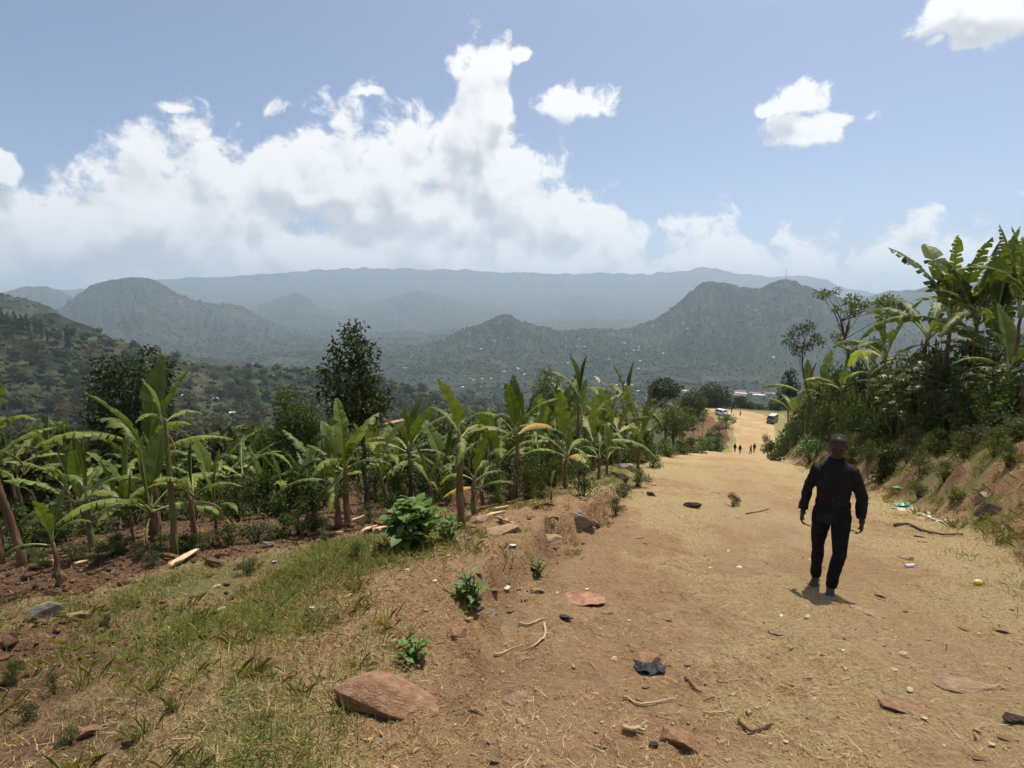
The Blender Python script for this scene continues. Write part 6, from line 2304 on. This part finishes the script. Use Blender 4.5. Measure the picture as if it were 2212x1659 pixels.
def ring_tube(mb, rings, n=16):
    """closed skin through elliptic rings: centre, half width, half depth (rings lie square to the path)"""
    vs, fs = [], []
    cs = [Vector(r[0]) for r in rings]
    for i, (c, rx, ry) in enumerate(rings):
        d = (cs[min(i + 1, len(cs) - 1)] - cs[max(i - 1, 0)]).normalized()
        ax = Vector((1, 0, 0))
        ax = (ax - d * ax.dot(d)).normalized() if abs(d.x) < .9 else Vector((0, 0, 1))
        by = d.cross(ax).normalized()
        for k in range(n):
            a = 2 * math.pi * k / n
            vs.append(Vector(c) + ax * math.cos(a) * rx + by * math.sin(a) * ry)
    for i in range(len(rings) - 1):
        for k in range(n):
            k2 = (k + 1) % n
            fs.append((i * n + k, i * n + k2, (i + 1) * n + k2, (i + 1) * n + k))
    fs.append(tuple(reversed(range(n))))
    fs.append(tuple((len(rings) - 1) * n + k for k in range(n)))
    mb.add(vs, fs)


def ball(mb, c, r, n=12):
    c = Vector(c)
    rx, ry, rz = r
    ring_tube(mb, [(c + Vector((0, 0, rz * math.sin(t))), rx * math.cos(t) + .0005, ry * math.cos(t) + .0005) for t in [R(-89), R(-65), R(-40), R(-15), R(15), R(40), R(65), R(89)]], n)


def fuse(mb, name, mat, voxel, smooth=2, wrinkle=0.0, wscale=(9, 9, 14), seed=0):
    """one continuous skin from the overlapping pieces"""
    me = mb.mesh(name + '_src', [mat])
    o = bpy.data.objects.new('tmp', me)
    COL.objects.link(o)
    m = o.modifiers.new('r', 'REMESH')
    m.mode = 'VOXEL'
    m.voxel_size = voxel
    s = o.modifiers.new('s', 'SMOOTH')
    s.factor = .5
    s.iterations = smooth
    dg = bpy.context.evaluated_depsgraph_get()
    ev = o.evaluated_get(dg)
    out = bpy.data.meshes.new_from_object(ev)
    bpy.data.objects.remove(o)
    bpy.data.meshes.remove(me)
    out.name = name
    out.materials.clear()
    out.materials.append(mat)
    if wrinkle:
        co = np.zeros(len(out.vertices) * 3, np.float32)
        out.vertices.foreach_get('co', co)
        no = np.zeros(len(out.vertices) * 3, np.float32)
        out.vertices.foreach_get('normal', no)
        co = co.reshape(-1, 3)
        no = no.reshape(-1, 3)
        u = co[:, 2] * wscale[2] + 3 * fbm(co[:, 0] * 6 + seed, co[:, 1] * 6, 2, 5)
        f = fbm(co[:, 0] * wscale[0] + co[:, 1] * 5 + seed, u, 3, 9)
        co += no * (f * wrinkle)[:, None]
        out.vertices.foreach_set('co', co.ravel())
    out.polygons.foreach_set('use_smooth', np.ones(len(out.polygons), bool))
    out.update()
    return out


def person(label, loc, rz, skin, shirt, trousers, shoe, hair, pose, voxel=.0075, cloth=.010, group=None, height=1.72, extras=None):
    """faces -y; pose: joints in metres for a 1.72 m figure"""
    root = thing('person', label, 'person', loc, rz, group)
    S = height / 1.72
    root.scale = (S, S, S)
    J = pose
    H = Vector(J['head'])
    body = MB()
    # head: skull, jaw, face
    ring_tube(body, [(H + Vector(o_), a, b) for o_, a, b in [((0, .0, -.125), .030, .030), ((0, -.018, -.112), .045, .052), ((0, -.012, -.085), .058, .075), ((0, -.004, -.05), .067, .088), ((0, 0, -.01), .073, .097), ((0, .004, .03), .076, .100), ((0, .006, .065), .071, .092), ((0, .008, .092), .054, .068), ((0, .008, .108), .030, .036), ((0, .008, .113), .008, .01)]], 20)
    ball(body, H + Vector((0, -.101, -.022)), (.017, .020, .030))          # nose
    ball(body, H + Vector((0, -.112, -.036)), (.021, .014, .013))
    ball(body, H + Vector((0, -.086, .012)), (.052, .016, .011))           # brow
    ball(body, H + Vector((0, -.092, -.066)), (.026, .014, .0075))         # lips
    ball(body, H + Vector((0, -.090, -.077)), (.023, .014, .0075))
    ball(body, H + Vector((0, -.076, -.108)), (.026, .022, .016))          # chin
    for s in (-1, 1):
        ball(body, H + Vector((s * .040, -.080, -.028)), (.022, .016, .017))   # cheek
        ball(body, H + Vector((s * .078, .010, -.014)), (.010, .020, .031))    # ear
    ring_tube(body, [((0, .012, 1.38), .060, .052), ((0, .012, 1.45), .056, .054), ((H.x * .6, .006, 1.51), .053, .054), ((H.x, H.y + .012, H.z - .07), .050, .055)], 16)
    ring_tube(body, [((0, 0, .86), .12, .085), ((0, 0, 1.0), .12, .085), ((0, 0, 1.15), .125, .085), ((0, .01, 1.30), .13, .080), ((0, .012, 1.37), .10, .065), ((0, .012, 1.41), .06, .055)], 20)
    sh = MB()
    ring_tube(sh, [((0, 0, J['hem']), .172, .120), ((0, 0, .86), .168, .120), ((0, 0, .95), .160, .116), ((0, -.004, 1.06), .156, .114), ((0, -.006, 1.18), .164, .118), ((0, 0, 1.29), .170, .116), ((0, .004, 1.352), .156, .100), ((0, .006, 1.402), .118, .084), ((0, .008, 1.437), .088, .074), ((0, .008, 1.468), .066, .066)], 28)
    # collar
    for s in (-1, 1):
        ring_tube(sh, [((s * .016, -.078, 1.405), .008, .010), ((s * .046, -.066, 1.440), .022, .012), ((s * .068, -.012, 1.462), .011, .022), ((s * .045, .050, 1.470), .016, .012), ((0, .070, 1.470), .02, .012)], 8)
    tr = MB()
    ring_tube(tr, [((0, 0, .84), .165, .112), ((0, 0, .92), .160, .112), ((0, 0, 1.0), .155, .108)], 24)
    ring_tube(tr, [((0, .005, .78), .13, .10), ((0, .005, .86), .165, .115), ((0, 0, .93), .160, .112)], 24)
    for s, key in ((-1, 'l'), (1, 'r')):
        a, e, w, hnd = [Vector(J[k + key]) for k in ('sho_', 'elb_', 'wri_', 'han_')]
        ring_tube(body, [(a, .05, .05), (a.lerp(e, .5), .045, .045), (e, .037, .037), (e.lerp(w, .35), .038, .038), (w, .026, .022), (w.lerp(hnd, .3), .030, .022)], 12)
        # hand: palm, four curled fingers, thumb
        d = (hnd - w).normalized()
        fwd = Vector((0, -1, 0))
        fwd = (fwd - d * fwd.dot(d)).normalized()
        inn = d.cross(fwd).normalized()
        if inn.x * s > 0:
            inn = -inn                      # towards the thigh
        k0 = w + d * .015
        ring_tube(body, [(k0, .022, .030), (k0 + d * .035, .020, .040), (k0 + d * .075, .017, .042), (k0 + d * .088, .014, .038)], 12)
        for i, (off, ln) in enumerate(((-.030, .062), (-.010, .070), (.011, .068), (.030, .054))):
            q0 = k0 + d * .078 - fwd * off
            q1 = q0 + d * ln * .42 + inn * .010
            q2 = q1 + d * ln * .20 + inn * ln * .42
            q3 = q2 - d * ln * .16 + inn * ln * .26
            ring_tube(body, [(q0, .0095, .0095), (q1, .0092, .0092), (q2, .0086, .0086), (q3, .0070, .0070)], 8)
        th0 = k0 + d * .02 + fwd * .030
        th1 = th0 + d * .034 + fwd * .022 + inn * .012
        th2 = th1 + d * .028 + inn * .020 - fwd * .004
        ring_tube(body, [(th0, .013, .013), (th1, .0105, .0105), (th2, .0080, .0080)], 8)
        ring_tube(sh, [(a + Vector((-s * .07, 0, .012)), .070, .070), (a, .064, .066), (a.lerp(e, .3), .062, .064), (a.lerp(e, .7), .056, .060), (e, .053, .058), (e.lerp(w, .4), .052, .054), (e.lerp(w, .75), .047, .048), (e.lerp(w, J.get('cuff', .90)), .043, .042), (e.lerp(w, J.get('cuff', .90) + .02), .036, .035)], 18)
        hp, kn, an, toe = [Vector(J[k + key]) for k in ('hip_', 'kne_', 'ank_', 'toe_')]
        ring_tube(body, [(hp, .075, .08), (hp.lerp(kn, .5), .068, .07), (kn, .050, .052), (kn.lerp(an, .3), .050, .055), (an, .032, .036)], 12)
        ring_tube(tr, [(hp + Vector((-s * .01, .0, .03)), .092, .106), (hp.lerp(kn, .25), .090, .098), (hp.lerp(kn, .6), .078, .084), (kn, .064, .069), (kn.lerp(an, .35), .060, .064), (kn.lerp(an, .75), .054, .058), (kn.lerp(an, .95), .053, .060), (an.lerp(kn, .02), .046, .052)], 18)
        shb = MB()
        heel = an + (an - toe).normalized() * .055
        base = toe - an
        zf = toe.z - .035
        heel.z = an.z - .065
        hz_ = Vector((heel.x, heel.y, heel.z))
        tz = Vector((toe.x, toe.y, toe.z))
        mid = hz_.lerp(tz, .5)
        ring_tube(shb, [(hz_ + Vector((0, 0, .012)), .030, .030), (hz_.lerp(tz, .15) + Vector((0, 0, .020)), .037, .045), (hz_.lerp(tz, .4) + Vector((0, 0, .016)), .038, .042), (mid.lerp(tz, .35) + Vector((0, 0, .006)), .046, .032), (mid.lerp(tz, .8), .046, .026), (tz, .026, .018)], 14)
        ring_tube(shb, [(an + Vector((0, 0, .03)), .042, .048), (an + Vector((0, -.005, -.03)), .040, .055)], 12)
        ring_tube(body, [(an, .03, .034), (an.lerp(toe, .5) + Vector((0, 0, -.03)), .032, .025), (an.lerp(toe, .85) + Vector((0, 0, -.012)), .03, .014)], 10)
        link('shoe', fuse(shb, 'shoe', shoe, cloth, 2), root)
    link('body', fuse(body, 'body', skin, voxel, 2), root)
    link('shirt', fuse(sh, 'shirt', shirt, cloth, 2, .015 if cloth < .015 else 0), root)
    link('trousers', fuse(tr, 'trousers', trousers, cloth, 2, .012 if cloth < .015 else 0, (8, 8, 12), 3), root)
    hb = MB()
    ring_tube(hb, [(H + Vector(o_), a, b) for o_, a, b in [((0, .030, .000), .0745, .076), ((0, .018, .035), .0785, .092), ((0, .010, .068), .0735, .091), ((0, .010, .095), .0555, .068), ((0, .010, .111), .031, .037), ((0, .010, .116), .008, .01)]], 20)
    link('hair', hb.mesh('hair', [hair], True), root)
    if voxel < .012:
        for s in (-1, 1):
            eb = MB()
            ball(eb, H + Vector((s * .031, -.083, -.008)), (.011, .008, .006), 10)
            ey = link('eye', eb.mesh('eye', [M_EYE], True), root)
            eb = MB()
            ball(eb, H + Vector((s * .031, -.0895, -.008)), (.005, .004, .005), 8)
            link('iris', eb.mesh('iris', [M_IRIS], True), ey)
        bt = MB()
        for k in range(6):
            ball(bt, (0.004, -.138 + .002 * k, .88 + k * .092), (.006, .004, .006), 8)
        link('buttons', bt.mesh('buttons', [M_TRIM], True), root)
    if extras:
        extras(root, J)
    return root


M_EYE = simple_mat('eye_white', (.20, .17, .14), (.26, .23, .20), 4, .3, .5)
M_IRIS = simple_mat('eye_iris', (.012, .008, .006), (.02, .014, .01), 4, .2, .5)
M_SKIN = simple_mat('dark_brown_skin', (.032, .019, .013), (.050, .030, .021), 12, .5, .28)
M_HAIR = simple_mat('cropped_black_hair', (.012, .010, .009), (.030, .026, .023), 60, .8, .2)
M_SHIRT = simple_mat('black_shirt', (.008, .008, .010), (.014, .014, .017), 20, .8, .22)
M_TROU = simple_mat('black_trousers', (.008, .008, .009), (.014, .014, .016), 20, .9, .15)
M_SHOE = simple_mat('dusty_dark_shoe', (.045, .037, .030), (.10, .080, .060), 14, .85, .2)

WALK = dict(head=(.008, -.03, 1.60), hem=.80,
            sho_l=(-.158, .005, 1.338), elb_l=(-.238, .045, 1.09), wri_l=(-.262, -.035, .855), han_l=(-.268, -.065, .775),
            sho_r=(.158, .005, 1.338), elb_r=(.246, .050, 1.09), wri_r=(.268, -.025, .855), han_r=(.270, -.055, .775),
            hip_l=(-.085, 0, .90), kne_l=(-.105, .055, .49), ank_l=(-.108, .235, .055), toe_l=(-.118, .055, -.005),
            hip_r=(.085, 0, .90), kne_r=(.100, -.115, .50), ank_r=(.050, -.135, .125), toe_r=(.060, -.31, .095))
p = hit(1782, 1278)
man = person('person in black shirt and trousers walking up the track towards the camera', (p.x, p.y, p.z + .0), -math.atan2(p.x, p.y) - .03, M_SKIN, M_SHIRT, M_TROU, M_SHOE, M_HAIR, WALK, height=1.77)


def small_person(label, px, py, rz, c_shirt, c_trou, flip=False, group=None, Y=None, h=1.70):
    p = hit(px, py) if Y is None else at(px, Y)
    J = {k: v for k, v in WALK.items()}
    for k in list(J):
        v = J[k]
        if isinstance(v, tuple) and k[:3] in ('ank', 'toe'):
            J[k] = (v[0], v[1] * .6, .075 if k[:3] == 'ank' else .03)
        if isinstance(v, tuple) and k[:3] in ('elb', 'wri', 'han'):
            J[k] = (v[0] * .9, v[1], v[2])
    if flip:
        J = {(k[:-1] + ('r' if k[-1] == 'l' else 'l') if k[-2] == '_' else k): ((-v[0], v[1], v[2]) if isinstance(v, tuple) else v) for k, v in J.items()}
    person(label, p, rz, M_SKIN, simple_mat('shirt_cloth', c_shirt, tuple(min(1, c * 1.3) for c in c_shirt), 8, .9, .1), simple_mat('trouser_cloth', c_trou, tuple(min(1, c * 1.3) for c in c_trou), 8, .9, .1), M_SHOE, M_HAIR, J, .02, .022, group, h)


GP = 'people farther down the track'
small_person('person all in black, leftmost of the small group down the track', 1587, 977, 2.6, (.008, .008, .009), (.008, .008, .009), False, GP)
small_person('person in dark green jacket beside the one all in black', 1598, 980, -.4, (.016, .026, .018), (.012, .012, .013), True, GP)
small_person('person in gray blue shirt and dark trousers in the small group', 1621, 981, .5, (.14, .15, .19), (.012, .012, .014), False, GP)
small_person('person in dark blue jacket half behind the gray blue shirt', 1629, 977, 2.9, (.02, .028, .06), (.02, .02, .026), True, GP)
small_person('person in white shirt walking near the white car', 1599, 899, -.6, (.6, .6, .58), (.02, .02, .022), False, GP)
small_person('person in dark clothes just right of the white car', 1580, 893, .6, (.03, .028, .024), (.03, .026, .02), True, GP)
